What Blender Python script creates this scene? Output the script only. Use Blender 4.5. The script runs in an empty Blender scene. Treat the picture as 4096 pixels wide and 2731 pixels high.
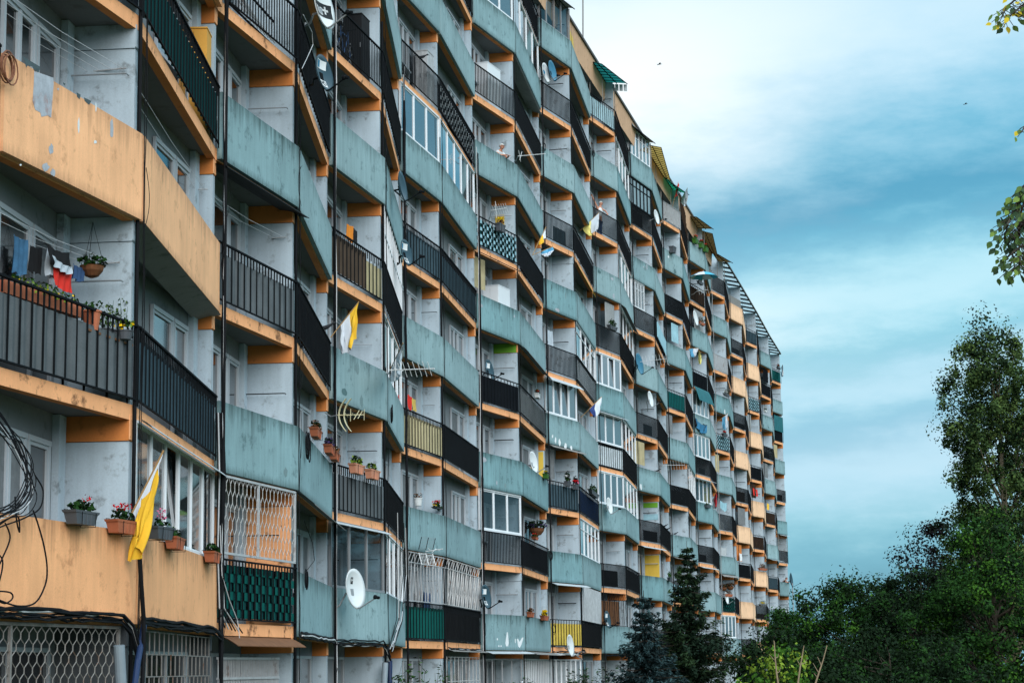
import bpy, bmesh, math, random
from mathutils import Vector, Matrix
PI = math.pi
R = math.radians
random.seed(7)
SC = bpy.context.scene
COL = SC.collection

# ------------------------------------------------------------------ camera
W0, H0 = 4096.0, 2731.0
FPX, PITCH, ROLL, CZ = 7891.28, 0.1650055, -0.0161582, 1.866
cd = bpy.data.cameras.new('camera'); cam = bpy.data.objects.new('camera', cd); COL.objects.link(cam)
cd.sensor_width = 36.0; cd.lens = FPX / W0 * 36.0; cd.clip_start = 0.3; cd.clip_end = 3000
CAMROT = Matrix.Rotation(PI/2 + PITCH, 4, 'X') @ Matrix.Rotation(ROLL, 4, 'Z')
cam.matrix_world = Matrix.Translation((0, 0, CZ)) @ CAMROT
SC.camera = cam
SC.render.resolution_x = 1024; SC.render.resolution_y = 682

# ------------------------------------------------------------------ sky and sun (soft overcast)
SUN_EL, SUN_AZ = R(30), R(158)          # azimuth from +Y towards +X
w = bpy.data.worlds.new('World'); SC.world = w; w.use_nodes = True
nt = w.node_tree; N = nt.nodes; L = nt.links
N.clear()
def nd(t, **k):
    n = N.new(t)
    for a, b in k.items():
        if a.startswith('i_'): n.inputs[int(a[2:])].default_value = b
        else: setattr(n, a, b)
    return n
def mth(op, a, b=None, c=None):
    n = N.new('ShaderNodeMath'); n.operation = op
    for i, v in enumerate((a, b, c)):
        if v is None: continue
        if isinstance(v, (int, float)): n.inputs[i].default_value = v
        else: L.new(v, n.inputs[i])
    return n.outputs[0]
def srgb(r, g, b):
    f = lambda c: (c/255/12.92) if c/255 <= .04045 else ((c/255+.055)/1.055)**2.4
    return (f(r), f(g), f(b), 1)
sky = nd('ShaderNodeTexSky', sky_type='NISHITA', sun_disc=False, sun_elevation=SUN_EL, sun_rotation=SUN_AZ)
bg1 = nd('ShaderNodeBackground'); bg1.inputs[1].default_value = 0.07
L.new(sky.outputs[0], bg1.inputs[0])
tc = nd('ShaderNodeTexCoord'); sx = nd('ShaderNodeSeparateXYZ'); L.new(tc.outputs['Generated'], sx.inputs[0])
az = mth('ARCTAN2', sx.outputs[0], sx.outputs[1])
el = mth('ARCSINE', sx.outputs[2])
cv = nd('ShaderNodeCombineXYZ')
L.new(mth('MULTIPLY', az, 8.0), cv.inputs[0]); L.new(mth('MULTIPLY', el, 22.0), cv.inputs[1])
nz = nd('ShaderNodeTexNoise'); nz.inputs['Scale'].default_value = 1.0; nz.inputs['Detail'].default_value = 4; nz.inputs['Roughness'].default_value = .5
L.new(cv.outputs[0], nz.inputs['Vector'])
nz2 = nd('ShaderNodeTexNoise'); nz2.inputs['Scale'].default_value = 2.6; nz2.inputs['Detail'].default_value = 7; nz2.inputs['Roughness'].default_value = .62
L.new(cv.outputs[0], nz2.inputs['Vector'])
wob = mth('ADD', mth('MULTIPLY', mth('SUBTRACT', nz.outputs[0], .5), 2.0), mth('MULTIPLY', mth('SUBTRACT', nz2.outputs[0], .5), 1.7))
# cloud layers lie in streaks that rise to the right
tilt = mth('MULTIPLY', mth('SUBTRACT', az, .06), -0.10)
up = mth('MULTIPLY', mth('MAXIMUM', mth('SUBTRACT', el, R(9)), 0.0), mth('MULTIPLY', mth('SUBTRACT', az, .10), -.25))
e2 = mth('ADD', mth('ADD', el, mth('ADD', tilt, up)), mth('MULTIPLY', wob, .020))
rp = nd('ShaderNodeValToRGB'); cr = rp.color_ramp
cr.interpolation = 'B_SPLINE'
STOPS = [(-5, (100, 140, 160)), (1.0, (100, 158, 178)), (2.3, (110, 172, 194)), (3.2, (140, 196, 212)), (4.2, (172, 212, 230)), (5.2, (186, 220, 236)), (6.1, (128, 184, 208)), (6.8, (158, 206, 224)),
         (7.5, (186, 222, 238)), (8.2, (122, 188, 208)), (8.9, (158, 212, 228)), (9.9, (188, 228, 240)), (10.6, (158, 212, 228)), (11.4, (104, 176, 203)), (12.4, (76, 150, 183)), (13.6, (104, 180, 208)), (15.0, (150, 202, 226)), (16.2, (182, 220, 238)), (18.4, (196, 226, 241)),
         (21, (190, 222, 238)), (25, (205, 226, 238))]
while len(cr.elements) < len(STOPS): cr.elements.new(0.5)
for e, (a, c) in zip(cr.elements, STOPS):
    e.position = (a + 5) / 30.0; e.color = srgb(*c)
L.new(mth('DIVIDE', mth('ADD', e2, R(5)), R(30)), rp.inputs[0])
# bright break in the cloud just right of the roofline
def blob(a0, e0, sa, se, amp):
    p = mth('ADD', mth('POWER', mth('DIVIDE', mth('SUBTRACT', az, a0), sa), 2), mth('POWER', mth('DIVIDE', mth('SUBTRACT', e2, e0), se), 2))
    return mth('MULTIPLY', mth('POWER', 2.718, mth('MULTIPLY', p, -1.0)), amp)
bf = mth('MINIMUM', mth('ADD', mth('ADD', blob(.05, R(16.8), .115, R(3.1), .92), blob(.075, R(9.4), .075, R(1.1), .55)), mth('MULTIPLY', wob, .12)), 1.0)
bf = mth('MAXIMUM', bf, 0.0)
mx = nd('ShaderNodeMixRGB'); L.new(bf, mx.inputs[0]); L.new(rp.outputs[0], mx.inputs[1]); mx.inputs[2].default_value = (.93, .99, 1, 1)
bg2 = nd('ShaderNodeBackground'); L.new(mth('ADD', .84, mth('MULTIPLY', mth('MINIMUM', mth('MAXIMUM', mth('SUBTRACT', el, R(22)), 0.0), R(40)), 1.5)), bg2.inputs[1])   # an overcast dome is brightest overhead
L.new(mx.outputs[0], bg2.inputs[0])
ms = nd('ShaderNodeMixShader'); ms.inputs[0].default_value = 0.94
wo = nd('ShaderNodeOutputWorld'); L.new(bg1.outputs[0], ms.inputs[1]); L.new(bg2.outputs[0], ms.inputs[2]); L.new(ms.outputs[0], wo.inputs[0])

sd = bpy.data.lights.new('sun', 'SUN'); so = bpy.data.objects.new('sun', sd); COL.objects.link(so)
sd.energy = 2.3; sd.angle = R(52); sd.color = (1.0, .96, .92)
dvec = Vector((math.sin(SUN_AZ)*math.cos(SUN_EL), math.cos(SUN_AZ)*math.cos(SUN_EL), math.sin(SUN_EL)))
so.rotation_euler = dvec.to_track_quat('Z', 'Y').to_euler(); so.location = (30, -30, 60)

SC.view_settings.view_transform = 'Standard'; SC.view_settings.look = 'None'
SC.view_settings.exposure = 0.5; SC.view_settings.gamma = 1.0
SC.render.engine = 'CYCLES'
SC.cycles.max_bounces = 6; SC.cycles.diffuse_bounces = 2; SC.cycles.transparent_max_bounces = 12

# ------------------------------------------------------------------ materials
MATS = {}
def lin(c):
    if max(c) > 1.001: return srgb(*c)
    return (c[0], c[1], c[2], 1)
def mat(name, col, rough=.7, var=.12, scale=1.5, fine=.10, streak=0.0, dirt=None, dirt_amt=0.0, metal=0.0, bump=.0, spec=.3, topstain=0.0, moss=None, trans=0.0):
    """procedural painted / weathered surface: broad tint drift, fine grain, rain streaks, optional stains under the top edge (by UV)"""
    m = bpy.data.materials.new(name); m.use_nodes = True; t = m.node_tree; ns = t.nodes; lk = t.links
    b = ns['Principled BSDF']; b.inputs['Roughness'].default_value = rough; b.inputs['Metallic'].default_value = metal
    b.inputs['Specular IOR Level'].default_value = spec
    geo = ns.new('ShaderNodeNewGeometry')
    def noise(sc, det=3, vec=None, ro=.55):
        n = ns.new('ShaderNodeTexNoise'); n.inputs['Scale'].default_value = sc; n.inputs['Detail'].default_value = det; n.inputs['Roughness'].default_value = ro
        lk.new(vec or geo.outputs['Position'], n.inputs['Vector']); return n.outputs[0]
    def ma(op, a, c):
        n = ns.new('ShaderNodeMath'); n.operation = op
        for i, v in enumerate((a, c)):
            if isinstance(v, (int, float)): n.inputs[i].default_value = v
            else: lk.new(v, n.inputs[i])
        return n.outputs[0]
    fac = ma('ADD', 1.0 , ma('MULTIPLY', ma('SUBTRACT', noise(scale), .5), 2*var*1.6))
    if fine: fac = ma('MULTIPLY', fac, ma('ADD', 1.0, ma('MULTIPLY', ma('SUBTRACT', noise(38, 2), .5), 2*fine)))
    if streak:
        mp = ns.new('ShaderNodeMapping'); mp.inputs['Scale'].default_value = (9, 9, .55); lk.new(geo.outputs['Position'], mp.inputs[0])
        fac = ma('MULTIPLY', fac, ma('ADD', 1.0, ma('MULTIPLY', ma('SUBTRACT', noise(1, 4, mp.outputs[0]), .5), 2*streak)))
    vm = ns.new('ShaderNodeVectorMath'); vm.operation = 'SCALE'; vm.inputs[0].default_value = lin(col)[:3]; lk.new(fac, vm.inputs['Scale'])
    out = vm.outputs[0]
    def mixc(f, c):
        nonlocal out
        x = ns.new('ShaderNodeMixRGB'); lk.new(f, x.inputs[0]); lk.new(out, x.inputs[1]); x.inputs[2].default_value = lin(c); out = x.outputs[0]
    if dirt is not None:
        d = ma('MULTIPLY', ma('MINIMUM', ma('MAXIMUM', ma('MULTIPLY', ma('SUBTRACT', noise(3.1, 6, None, .7), .56), 9), 0.0), 1.0), dirt_amt)
        mixc(d, dirt)
    if topstain:
        uv = ns.new('ShaderNodeUVMap'); sp = ns.new('ShaderNodeSeparateXYZ'); lk.new(uv.outputs[0], sp.inputs[0])
        cb = ns.new('ShaderNodeCombineXYZ'); lk.new(ma('MULTIPLY', sp.outputs[0], 7.0), cb.inputs[0]); lk.new(ma('MULTIPLY', sp.outputs[1], .5), cb.inputs[1])
        n1 = noise(1.0, 5, cb.outputs[0], .65)
        edge = ma('SUBTRACT', ma('MULTIPLY', n1, 1.15), ma('MULTIPLY', ma('SUBTRACT', 1.0, sp.outputs[1]), 1.0))
        f = ma('MULTIPLY', ma('MINIMUM', ma('MAXIMUM', ma('MULTIPLY', ma('SUBTRACT', edge, .30), 2.2), 0.0), 1.0), topstain)
        mixc(f, moss or (40, 62, 60))
        n2 = noise(2.3, 4, cb.outputs[0], .6)       # the same rain dirt gathers at the drip edge
        ed2 = ma('SUBTRACT', ma('MULTIPLY', n2, 1.0), ma('MULTIPLY', sp.outputs[1], 3.2))
        mixc(ma('MULTIPLY', ma('MINIMUM', ma('MAXIMUM', ma('MULTIPLY', ma('SUBTRACT', ed2, .12), 2.0), 0.0), 1.0), topstain*.8), moss or (40, 62, 60))
    lk.new(out, b.inputs['Base Color'])
    if bump:
        bp = ns.new('ShaderNodeBump'); bp.inputs['Strength'].default_value = bump; bp.inputs['Distance'].default_value = .01
        lk.new(noise(60, 3), bp.inputs['Height']); lk.new(bp.outputs[0], b.inputs['Normal'])
    if trans:                                                             # thin sheet that lets daylight through
        tl = ns.new('ShaderNodeBsdfTranslucent'); lk.new(out, tl.inputs[0]); mxs = ns.new('ShaderNodeMixShader'); mxs.inputs[0].default_value = trans
        lk.new(b.outputs[0], mxs.inputs[1]); lk.new(tl.outputs[0], mxs.inputs[2]); lk.new(mxs.outputs[0], ns['Material Output'].inputs[0])
    MATS[name] = m; return m
def glassmat(name, tint, trans=.3, rough=.04, inner=(0.02, .025, .03)):
    m = bpy.data.materials.new(name); m.use_nodes = True; t = m.node_tree; ns = t.nodes; lk = t.links
    b = ns['Principled BSDF']; b.inputs['Base Color'].default_value = (*inner, 1); b.inputs['Roughness'].default_value = rough
    b.inputs['Specular IOR Level'].default_value = .8; b.inputs['Coat Weight'].default_value = .6; b.inputs['Coat Roughness'].default_value = .03
    tr = ns.new('ShaderNodeBsdfTransparent'); tr.inputs[0].default_value = (*tint, 1)
    mxs = ns.new('ShaderNodeMixShader'); mxs.inputs[0].default_value = trans
    o = ns['Material Output']; lk.new(b.outputs[0], mxs.inputs[1]); lk.new(tr.outputs[0], mxs.inputs[2]); lk.new(mxs.outputs[0], o.inputs[0])
    MATS[name] = m; return m

mat('teal', (.228, .355, .382), .85, .22, .55, .13, .26, (34, 66, 68), .5, bump=.3, topstain=.95)
mat('teal_pale', (.275, .40, .425), .85, (.18), .45, .13, .26, (34, 66, 68), .5, bump=.3, topstain=.6)
mat('teal_deep', (.190, .335, .365), .85, .22, .55, .13,   .34, (34, 66, 68), .5, bump=.3, topstain=1.0)
mat('orange', (.92, .45, .215), .85, .13, .8, .10, .15, (150, 96, 62), .45, bump=.3, topstain=.6, moss=(110, 72, 48))
mat('peach', (.93, .58, .36), .85, .13, .8, .10, .15, (160, 120, 90), .45, bump=.3, topstain=.6, moss=(120, 84, 60))
mat('peach_deep', (.95, .50, .26), .85, .15, .9, .10, .18, (170, 120, 84), .5, bump=.3, topstain=.55, moss=(120, 84, 60))
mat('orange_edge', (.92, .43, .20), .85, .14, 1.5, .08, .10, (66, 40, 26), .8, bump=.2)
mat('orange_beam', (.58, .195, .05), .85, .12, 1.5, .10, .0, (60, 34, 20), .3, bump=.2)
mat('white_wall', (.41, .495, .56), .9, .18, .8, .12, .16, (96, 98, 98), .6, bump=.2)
mat('ground_floor_shade', (.09, .10, .11), .9, .2, .7, .1)  # ground-floor darkness put into the colour of the near partitions and beams
mat('trim_shade', (.42, .46, .50), .5, .08, 2, .05)  # white trim darkened for the balcony recesses, shade put into its colour
mat('back_wall', (.20, .215, .23), .9, .12, .7, .08, .06, (70, 72, 72), .4)  # darker copy of the whitish wall with grime, recess shade put into the colour
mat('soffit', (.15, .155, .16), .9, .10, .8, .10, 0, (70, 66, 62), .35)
mat('slab_top', (.25, .25, .25), .9)
mat('white_trim', (.72, .76, .80), .5, .04, 2, .03)
mat('plate_grey', (.23, .22, .21), .7, .15, 2, .1, .1, (40, 38, 36), .5)
mat('plate_black', (.02, .022, .025), .7, .2, 2, .1)
mat('black_metal', (.009, .011, .013), .7, .2, 4, .1, spec=.03)
mat('white_metal', (.42, .44, .46), .6, .2, 6, .1, 0, (110, 72, 48), .6)
mat('grey_metal', (.30, .32, .34), .45, .1, 3, .05, metal=.3)
mat('dark_hole', (.012, .013, .014), .9)
for n_, c_ in dict(grey_cloth=(.10, .115, .125), slate_cloth=(.05, .082, .102), dark_cloth=(.009, .011, .014), teal_dark=(.01, .05, .052), teal_sheet=(.012, .115, .115), green_sheet=(.008, .085, .075),
                   blue_sheet=(.01, .04, .12), white_sheet=(.60, .65, .69), yellow_sheet=(.60, .44, .09), beige_sheet=(.42, .36, .22), brown_sheet=(.045, .028, .02), pale_sheet=(.27, .29, .30),
                   frost_sheet=(.42, .58, .64), lightblue_sheet=(.30, .50, .58), bamboo=(.075, .055, .042), olive=(.42, .30, .045), green_mesh=(.02, .05, .03), board=(.016, .016, .017)).items():
    mat(n_, c_, .85, .22, 2.2, .15, .14, spec=.0)
glassmat('glass', (.75, .85, .9), .10)
glassmat('glass_clear', (.85, .93, .96), .55)
glassmat('glass_bright', (.8, .9, .95), .05, .03, (.10, .13, .15))
glassmat('glass_dark', (.3,.3,.3), .0, .12, (.008,.01,.012))  # near-black panes for the back walls, their shade put into the glass colour
mat('curtain', (.42, .44, .46), .9, .25, 6, .1, .3)
mat('curtain_dim', (.16, .17, .18), .9, .25, 6, .1, .3)
mat('curtain_yellow', (.55, .40, .10), .9, .2, 4, .1, .2)
mat('roof_sheet', (.10, .10, .10), .8)
mat('canopy_panel', (.40, .52, .56), .8, .15, 1, .1, trans=.6)
mat('concrete', (.30, .31, .31), .9, .2, 1.2, .15, .1, (40, 40, 40), .5)

# ------------------------------------------------------------------ mesh builder
class G:
    def __init__(s): s.v = []; s.f = []; s.m = []; s.uv = []; s.mats = []; s.sm = []
    def mi(s, m):
        if m not in s.mats: s.mats.append(m)
        return s.mats.index(m)
    def face(s, pts, m, uv=None, sm=False):
        k = len(s.v); s.v += [tuple(p) for p in pts]; s.f.append(tuple(range(k, k+len(pts)))); s.m.append(s.mi(m)); s.uv.append(uv); s.sm.append(sm)
    def box(s, o, a, b, c, m, uvface=None):
        """o corner, a,b,c edge vectors; uvface: give the a-c faces a UV (metres along a, 0..1 up c)"""
        o = Vector(o); a = Vector(a); b = Vector(b); c = Vector(c)
        P = lambda i, j, k: o + a*i + b*j + c*k
        u0 = uvface if uvface is not None else 0; la = a.length
        uva = [(u0, 0), (u0+la, 0), (u0+la, 1), (u0, 1)]; top = [(u0, 1), (u0+la, 1), (u0+la, 1), (u0, 1)]
        if a.cross(b).dot(c) < 0:
            a, b = b, a
            P = lambda i, j, k: o + a*i + b*j + c*k
            u2 = [(u0, 0), (u0+.1, 0), (u0+.1, 1), (u0, 1)]
            s.face([P(0,0,0), P(1,0,0), P(1,0,1), P(0,0,1)], m, u2); s.face([P(1,1,0), P(0,1,0), P(0,1,1), P(1,1,1)], m, u2)
            s.face([P(1,0,0), P(1,1,0), P(1,1,1), P(1,0,1)], m, uva); s.face([P(0,1,0), P(0,0,0), P(0,0,1), P(0,1,1)], m, [uva[1], uva[0], uva[3], uva[2]])
        else:
            u2 = [(u0, 0), (u0+.1, 0), (u0+.1, 1), (u0, 1)]
            s.face([P(0,0,0), P(1,0,0), P(1,0,1), P(0,0,1)], m, uva); s.face([P(1,1,0), P(0,1,0), P(0,1,1), P(1,1,1)], m, [uva[1], uva[0], uva[3], uva[2]])
            s.face([P(1,0,0), P(1,1,0), P(1,1,1), P(1,0,1)], m, u2); s.face([P(0,1,0), P(0,0,0), P(0,0,1), P(0,1,1)], m, u2)
        s.face([P(0,0,1), P(1,0,1), P(1,1,1), P(0,1,1)], m, top); s.face([P(0,1,0), P(1,1,0), P(1,0,0), P(0,0,0)], m, [(u0, .0)]*4)
    def prism(s, poly, z0, z1, mside, mtop=None, mbot=None, sides=None):
        """vertical prism over a plan polygon (counter-clockwise); sides: list of per-edge materials"""
        n = len(poly)
        for i in range(n):
            a = poly[i]; b = poly[(i+1) % n]; m = sides[i] if sides else mside
            if m is None: continue
            s.face([(a[0], a[1], z0), (b[0], b[1], z0), (b[0], b[1], z1), (a[0], a[1], z1)], m)
        s.face([(p[0], p[1], z1) for p in poly], mtop or mside); s.face([(p[0], p[1], z0) for p in reversed(poly)], mbot or mside)
    def tube(s, path, r, m, n=6, sm=True, caps=True):
        path = [Vector(p) for p in path]; rings = []
        rr = r if isinstance(r, (list, tuple)) else [r]*len(path)
        u = None
        for i, p in enumerate(path):
            t = (path[min(i+1, len(path)-1)] - path[max(i-1, 0)])
            if t.length < 1e-9: t = Vector((0, 0, 1))
            t.normalize()
            if u is None:
                u = t.orthogonal().normalized()
            else:
                u = (u - t*u.dot(t)); u = u.normalized() if u.length > 1e-6 else t.orthogonal().normalized()
            v = t.cross(u); rings.append([p + (u*math.cos(2*PI*k/n) + v*math.sin(2*PI*k/n))*rr[i] for k in range(n)])
        for a, b in zip(rings, rings[1:]):
            for k in range(n): s.face([a[k], a[(k+1) % n], b[(k+1) % n], b[k]], m, None, sm)
        if caps:
            s.face(list(reversed(rings[0])), m); s.face(rings[-1], m)
    def bar(s, a, b, r, m): s.tube([a, b], r*1.41, m, 4, False)
    def lathe(s, o, prof, m, n=14, axis=None, sm=True):
        """prof: list of (radius, height) about o along axis"""
        o = Vector(o); z = Vector(axis or (0, 0, 1)).normalized(); x = z.orthogonal().normalized(); y = z.cross(x)
        rings = [[o + z*h + (x*math.cos(2*PI*k/n) + y*math.sin(2*PI*k/n))*max(r, 1e-4) for k in range(n)] for r, h in prof]
        for a, b in zip(rings, rings[1:]):
            for k in range(n): s.face([a[k], a[(k+1) % n], b[(k+1) % n], b[k]], m, None, sm)
    def add(s, g):
        k = len(s.v); s.v += g.v
        for f, m, uv, q in zip(g.f, g.m, g.uv, g.sm):
            s.f.append(tuple(i+k for i in f)); s.m.append(s.mi(g.mats[m])); s.uv.append(uv); s.sm.append(q)
    def build(s, name, parent=None, weld=False, origin=None):
        me = bpy.data.meshes.new(name)
        o0 = Vector(origin) if origin is not None else Vector((0, 0, 0))
        q = parent
        while q is not None: o0 = o0 + q.location; q = q.parent
        me.from_pydata([tuple(Vector(p)-o0) for p in s.v], [], s.f)
        for m in s.mats: me.materials.append(MATS[m])
        me.polygons.foreach_set('material_index', s.m); me.polygons.foreach_set('use_smooth', s.sm)
        if any(u is not None for u in s.uv):
            ul = me.uv_layers.new(name='UVMap'); d = [0.0]*(2*len(me.loops)); j = 0
            for f, uv in zip(s.f, s.uv):
                for q in range(len(f)):
                    if uv: d[2*j], d[2*j+1] = uv[q]
                    j += 1
            ul.data.foreach_set('uv', d)
        if weld:
            bm = bmesh.new(); bm.from_mesh(me); bmesh.ops.remove_doubles(bm, verts=bm.verts, dist=1e-5); bm.to_mesh(me); bm.free()
        me.update()
        o = bpy.data.objects.new(name, me); COL.objects.link(o)
        if parent is not None: o.parent = parent
        if origin is not None: o.location = Vector(origin)
        return o

def tag(o, label=None, cat=None, group=None, kind=None):
    if label: o['label'] = label
    if cat: o['category'] = cat
    if group: o['group'] = group
    if kind: o['kind'] = kind
    return o
def empty(name, loc, label, cat, group=None):
    o = bpy.data.objects.new(name, None); COL.objects.link(o); o.location = loc; o.empty_display_size = .2
    return tag(o, label, cat, group)
# ------------------------------------------------------------------ the long block: plan of the folded facade
FH = 2.75
VP = [(-6.032, 22.738), (-5.061, 26.53), (-5.054, 33.611), (-4.098, 37.463), (-4.127, 44.662), (-3.157, 48.772), (-3.124, 56.019), (-2.106, 60.088), (-1.163, 67.209), (0.308, 70.885), (1.347, 78.479), (2.748, 81.671), (3.859, 89.518), (5.235, 92.771), (6.298, 100.298), (7.718, 103.929), (8.791, 111.355), (10.176, 114.633), (11.268, 122.249), (12.625, 125.705), (13.754, 133.376), (15.09, 136.427), (16.166, 143.863), (17.475, 146.97), (18.68, 155.458), (19.968, 158.162), (21.146, 166.483), (22.458, 169.694), (23.567, 177.288), (24.776, 179.895)]
V = {i: Vector((x, y)) for i, (x, y) in enumerate(VP)}
V[-1] = V[1] - Vector((.96, 10.93)); V[-2] = V[0] - Vector((.96, 10.93)); V[30] = V[28] + (V[28]-V[26])
IDX = list(range(-1, 30))
def perp(t): t = t.normalized(); return Vector((t.y, -t.x))          # outward (towards +X)
Wl = {}
for i in range(-2, 31, 2):                                            # back wall passes .45 m behind the inner corners
    t = V[min(i+2, 30)] - V[max(i-2, -2)]
    Wl[i] = V[i] - perp(t)*.45
for i in range(-1, 30, 2):
    a, b = Wl[i-1], Wl[i+1]; t = (b-a).normalized(); Wl[i] = a + t*((V[i]-a).dot(t))
class Face:
    def __init__(s, i):
        s.i = i; s.A, s.B = V[i], V[i+1]; d = s.B - s.A; s.L = d.length; s.d = d.normalized(); s.n = perp(d)
        s.WA, s.WB = Wl[i], Wl[i+1]; wd = s.WB - s.WA; s.wL = wd.length; s.wd = wd.normalized(); s.wn = perp(wd)
        s.D3 = Vector((s.d.x, s.d.y, 0)); s.N3 = Vector((s.n.x, s.n.y, 0)); s.U3 = Vector((0, 0, 1))
        s.WD3 = Vector((s.wd.x, s.wd.y, 0)); s.WN3 = Vector((s.wn.x, s.wn.y, 0))
    def p(s, x, out, z): q = s.A + s.d*x + s.n*out; return Vector((q.x, q.y, z))
    def w(s, x, out, z): q = s.WA + s.wd*x + s.wn*out; return Vector((q.x, q.y, z))
FC = {i: Face(i) for i in range(-1, 29)}
R3 = CAMROT.to_3x3()
def ray(px, py): return R3 @ Vector(((px - W0/2)/FPX, -(py - H0/2)/FPX, -1))
def onface(i, px, py, out=0.0):
    """(distance along face i, height) of a spot read off the photo, on the real facade plane"""
    f = FC[i]; r = ray(px, py); o = f.p(0, out, 0); c = Vector((0, 0, CZ))
    q = c + r*((o - c).dot(f.N3) / r.dot(f.N3))
    return (q - o).dot(f.D3), q.z
def at(i, px, py, out=0.0):
    f = FC[i]; s, z = onface(i, px, py, out); return f.p(s, out, z)
def atY(px, py, Y):
    r = ray(px, py); return Vector((0, 0, CZ)) + r*(Y/r.y)
def proj(p):
    q = R3.transposed() @ (Vector(p) - Vector((0, 0, CZ)))
    if q.z > -.2: return None
    return W0/2 + FPX*q.x/-q.z, H0/2 - FPX*q.y/-q.z
def area(pts):
    q = [proj(p) for p in pts]
    if any(a is None for a in q): return 0
    x0 = max(0, min(a[0] for a in q)); x1 = min(W0, max(a[0] for a in q)); y0 = max(0, min(a[1] for a in q)); y1 = min(H0, max(a[1] for a in q))
    return max(0, x1-x0)*max(0, y1-y0)

PARTS = {}
def part(name, g, ar, kids=(), label=None):
    PARTS.setdefault(name, []).append((ar, g, kids, label))

RAIL = {(0,2):'grey_cloth',(0,4):'dark_cloth',(1,2):'slate_cloth',(1,4):'teal_dark',(2,1):'W:green_sheet:teal_dark',(2,3):'grey_cloth2',(2,5):'open',(3,3):'dark_cloth',(3,5):'dark_cloth',(3,7):'dark_cloth',
 (4,2):'grey_cloth',(4,4):'bamboo',(4,6):'open',(5,2):'green_mesh',(5,4):'white_sheet',(5,6):'slate_cloth',(6,1):'green_sheet',(6,3):'beige_sheet',(6,5):'slate_cloth',(6,7):'open',
 (7,1):'board',(7,3):'openw',(7,5):'slate_cloth',(7,7):'W:pale_sheet:dark_cloth',(7,9):'dark_cloth',(8,2):'open',(8,4):'dark_cloth',(8,6):'W:lightblue_sheet:teal_dark',(8,8):'open',
 (9,2):'dark_cloth',(9,4):'pale_sheet',(9,6):'opend',(9,8):'openp',(9,10):'dark_cloth',(10,1):'yellow_sheet',(10,3):'slate_cloth',(10,5):'open',(10,7):'opend',(10,9):'open',
 (11,1):'board',(11,3):'blue_sheet',(11,5):'white_sheet',(11,7):'dark_cloth',(11,9):'dark_cloth',(12,2):'opend',(12,4):'white_sheet',(12,6):'open',(12,8):'open',(12,10):'frost_sheet',
 (13,2):'dark_cloth',(13,4):'dark_cloth',(13,6):'dark_cloth',(13,8):'dark_cloth',(13,10):'dark_cloth',(14,1):'opend',(14,3):'opend',(14,5):'opend',(14,7):'open',(14,9):'opend',
 (15,3):'teal_sheet',(15,5):'green_sheet',(15,7):'W:pale_sheet:dark_cloth',(15,9):'lightblue_sheet',(15,1):'open',(16,2):'W:lightblue_sheet:teal_dark',(16,4):'opend',(16,6):'teal_sheet',(16,8):'open',(16,10):'white_bars',
 (17,2):'dark_cloth',(17,4):'dark_cloth',(17,6):'dark_cloth',(17,8):'blue_sheet',(17,10):'brown_sheet',(18,1):'open',(18,3):'opend',(18,5):'opend',(18,7):'dark_cloth',(18,9):'brown_sheet',
 (19,3):'teal_sheet',(19,5):'blue_sheet',(19,7):'teal_sheet',(19,9):'dark_cloth',(20,2):'W:green_sheet:dark_cloth',(20,4):'openw',(20,6):'W:lightblue_sheet:teal_dark',(20,8):'white_bars',(20,10):'open',
 (22,1):'opend',(22,3):'dark_cloth',(22,5):'opend',(22,7):'opend',(22,9):'opend',(24,2):'opend',(24,4):'brown_sheet',(24,6):'dark_cloth',(24,8):'W:lightblue_sheet:teal_dark',(24,10):'slate_cloth',
 (26,1):'dark_cloth',(26,3):'slate_cloth',(26,5):'brown_sheet',(26,7):'opend',(26,9):'dark_cloth',(28,2):'dark_cloth',(28,4):'open',(28,6):'opend',(28,8):'dark_cloth',(28,10):'teal_sheet'}
# enclosed balconies: panes, frame, glass
GLAZ = {(1,1):(6,'white_trim','glass'),(4,1):(3,'grey_metal','glass_clear'),(5,1):(4,'white_trim','glass'),(6,6):(3,'white_trim','glass_bright'),(7,6):(5,'white_trim','glass_bright'),(8,2):(3,'white_trim','glass_clear'),
 (8,9):(3,'white_trim','glass_bright'),(9,9):(4,'white_trim','glass'),(10,4):(4,'white_trim','glass_bright'),(10,10):(4,'grey_metal','glass_clear'),(11,2):(5,'white_trim','glass_bright'),(11,5):(4,'white_trim','glass'),
 (12,5):(4,'white_trim','glass_bright'),(12,4):(3,'white_trim','glass_bright'),(12,3):(4,'white_trim','glass_bright'),(13,3):(4,'white_trim','glass_bright'),(13,4):(4,'white_trim','glass'),(13,6):(4,'white_trim','glass'),
 (13,7):(4,'white_trim','glass'),(13,9):(4,'white_trim','glass'),(14,9):(6,'black_metal','glass_bright'),(14,10):(6,'white_trim','glass_bright'),(14,7):(4,'white_trim','glass_clear'),(17,4):(4,'white_trim','glass'),
 (18,6):(4,'white_trim','glass_bright'),(18,5):(4,'white_trim','glass_bright'),(18,4):(4,'white_trim','glass_clear'),(20,1):(4,'white_trim','glass_bright'),(5,3):(4,'white_trim','glass')}
WHITEBEAM = {(0,4),(0,3),(8,2),(8,3),(12,4),(14,6),(14,8),(16,4),(16,10),(16,8),(18,8),(20,9),(20,5),(22,10),(22,8),(22,6),(24,10),(26,7),(26,5),(28,9),(28,6),(28,4),(10,7),(5,5)}   # (face, level of the slab above)

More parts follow.
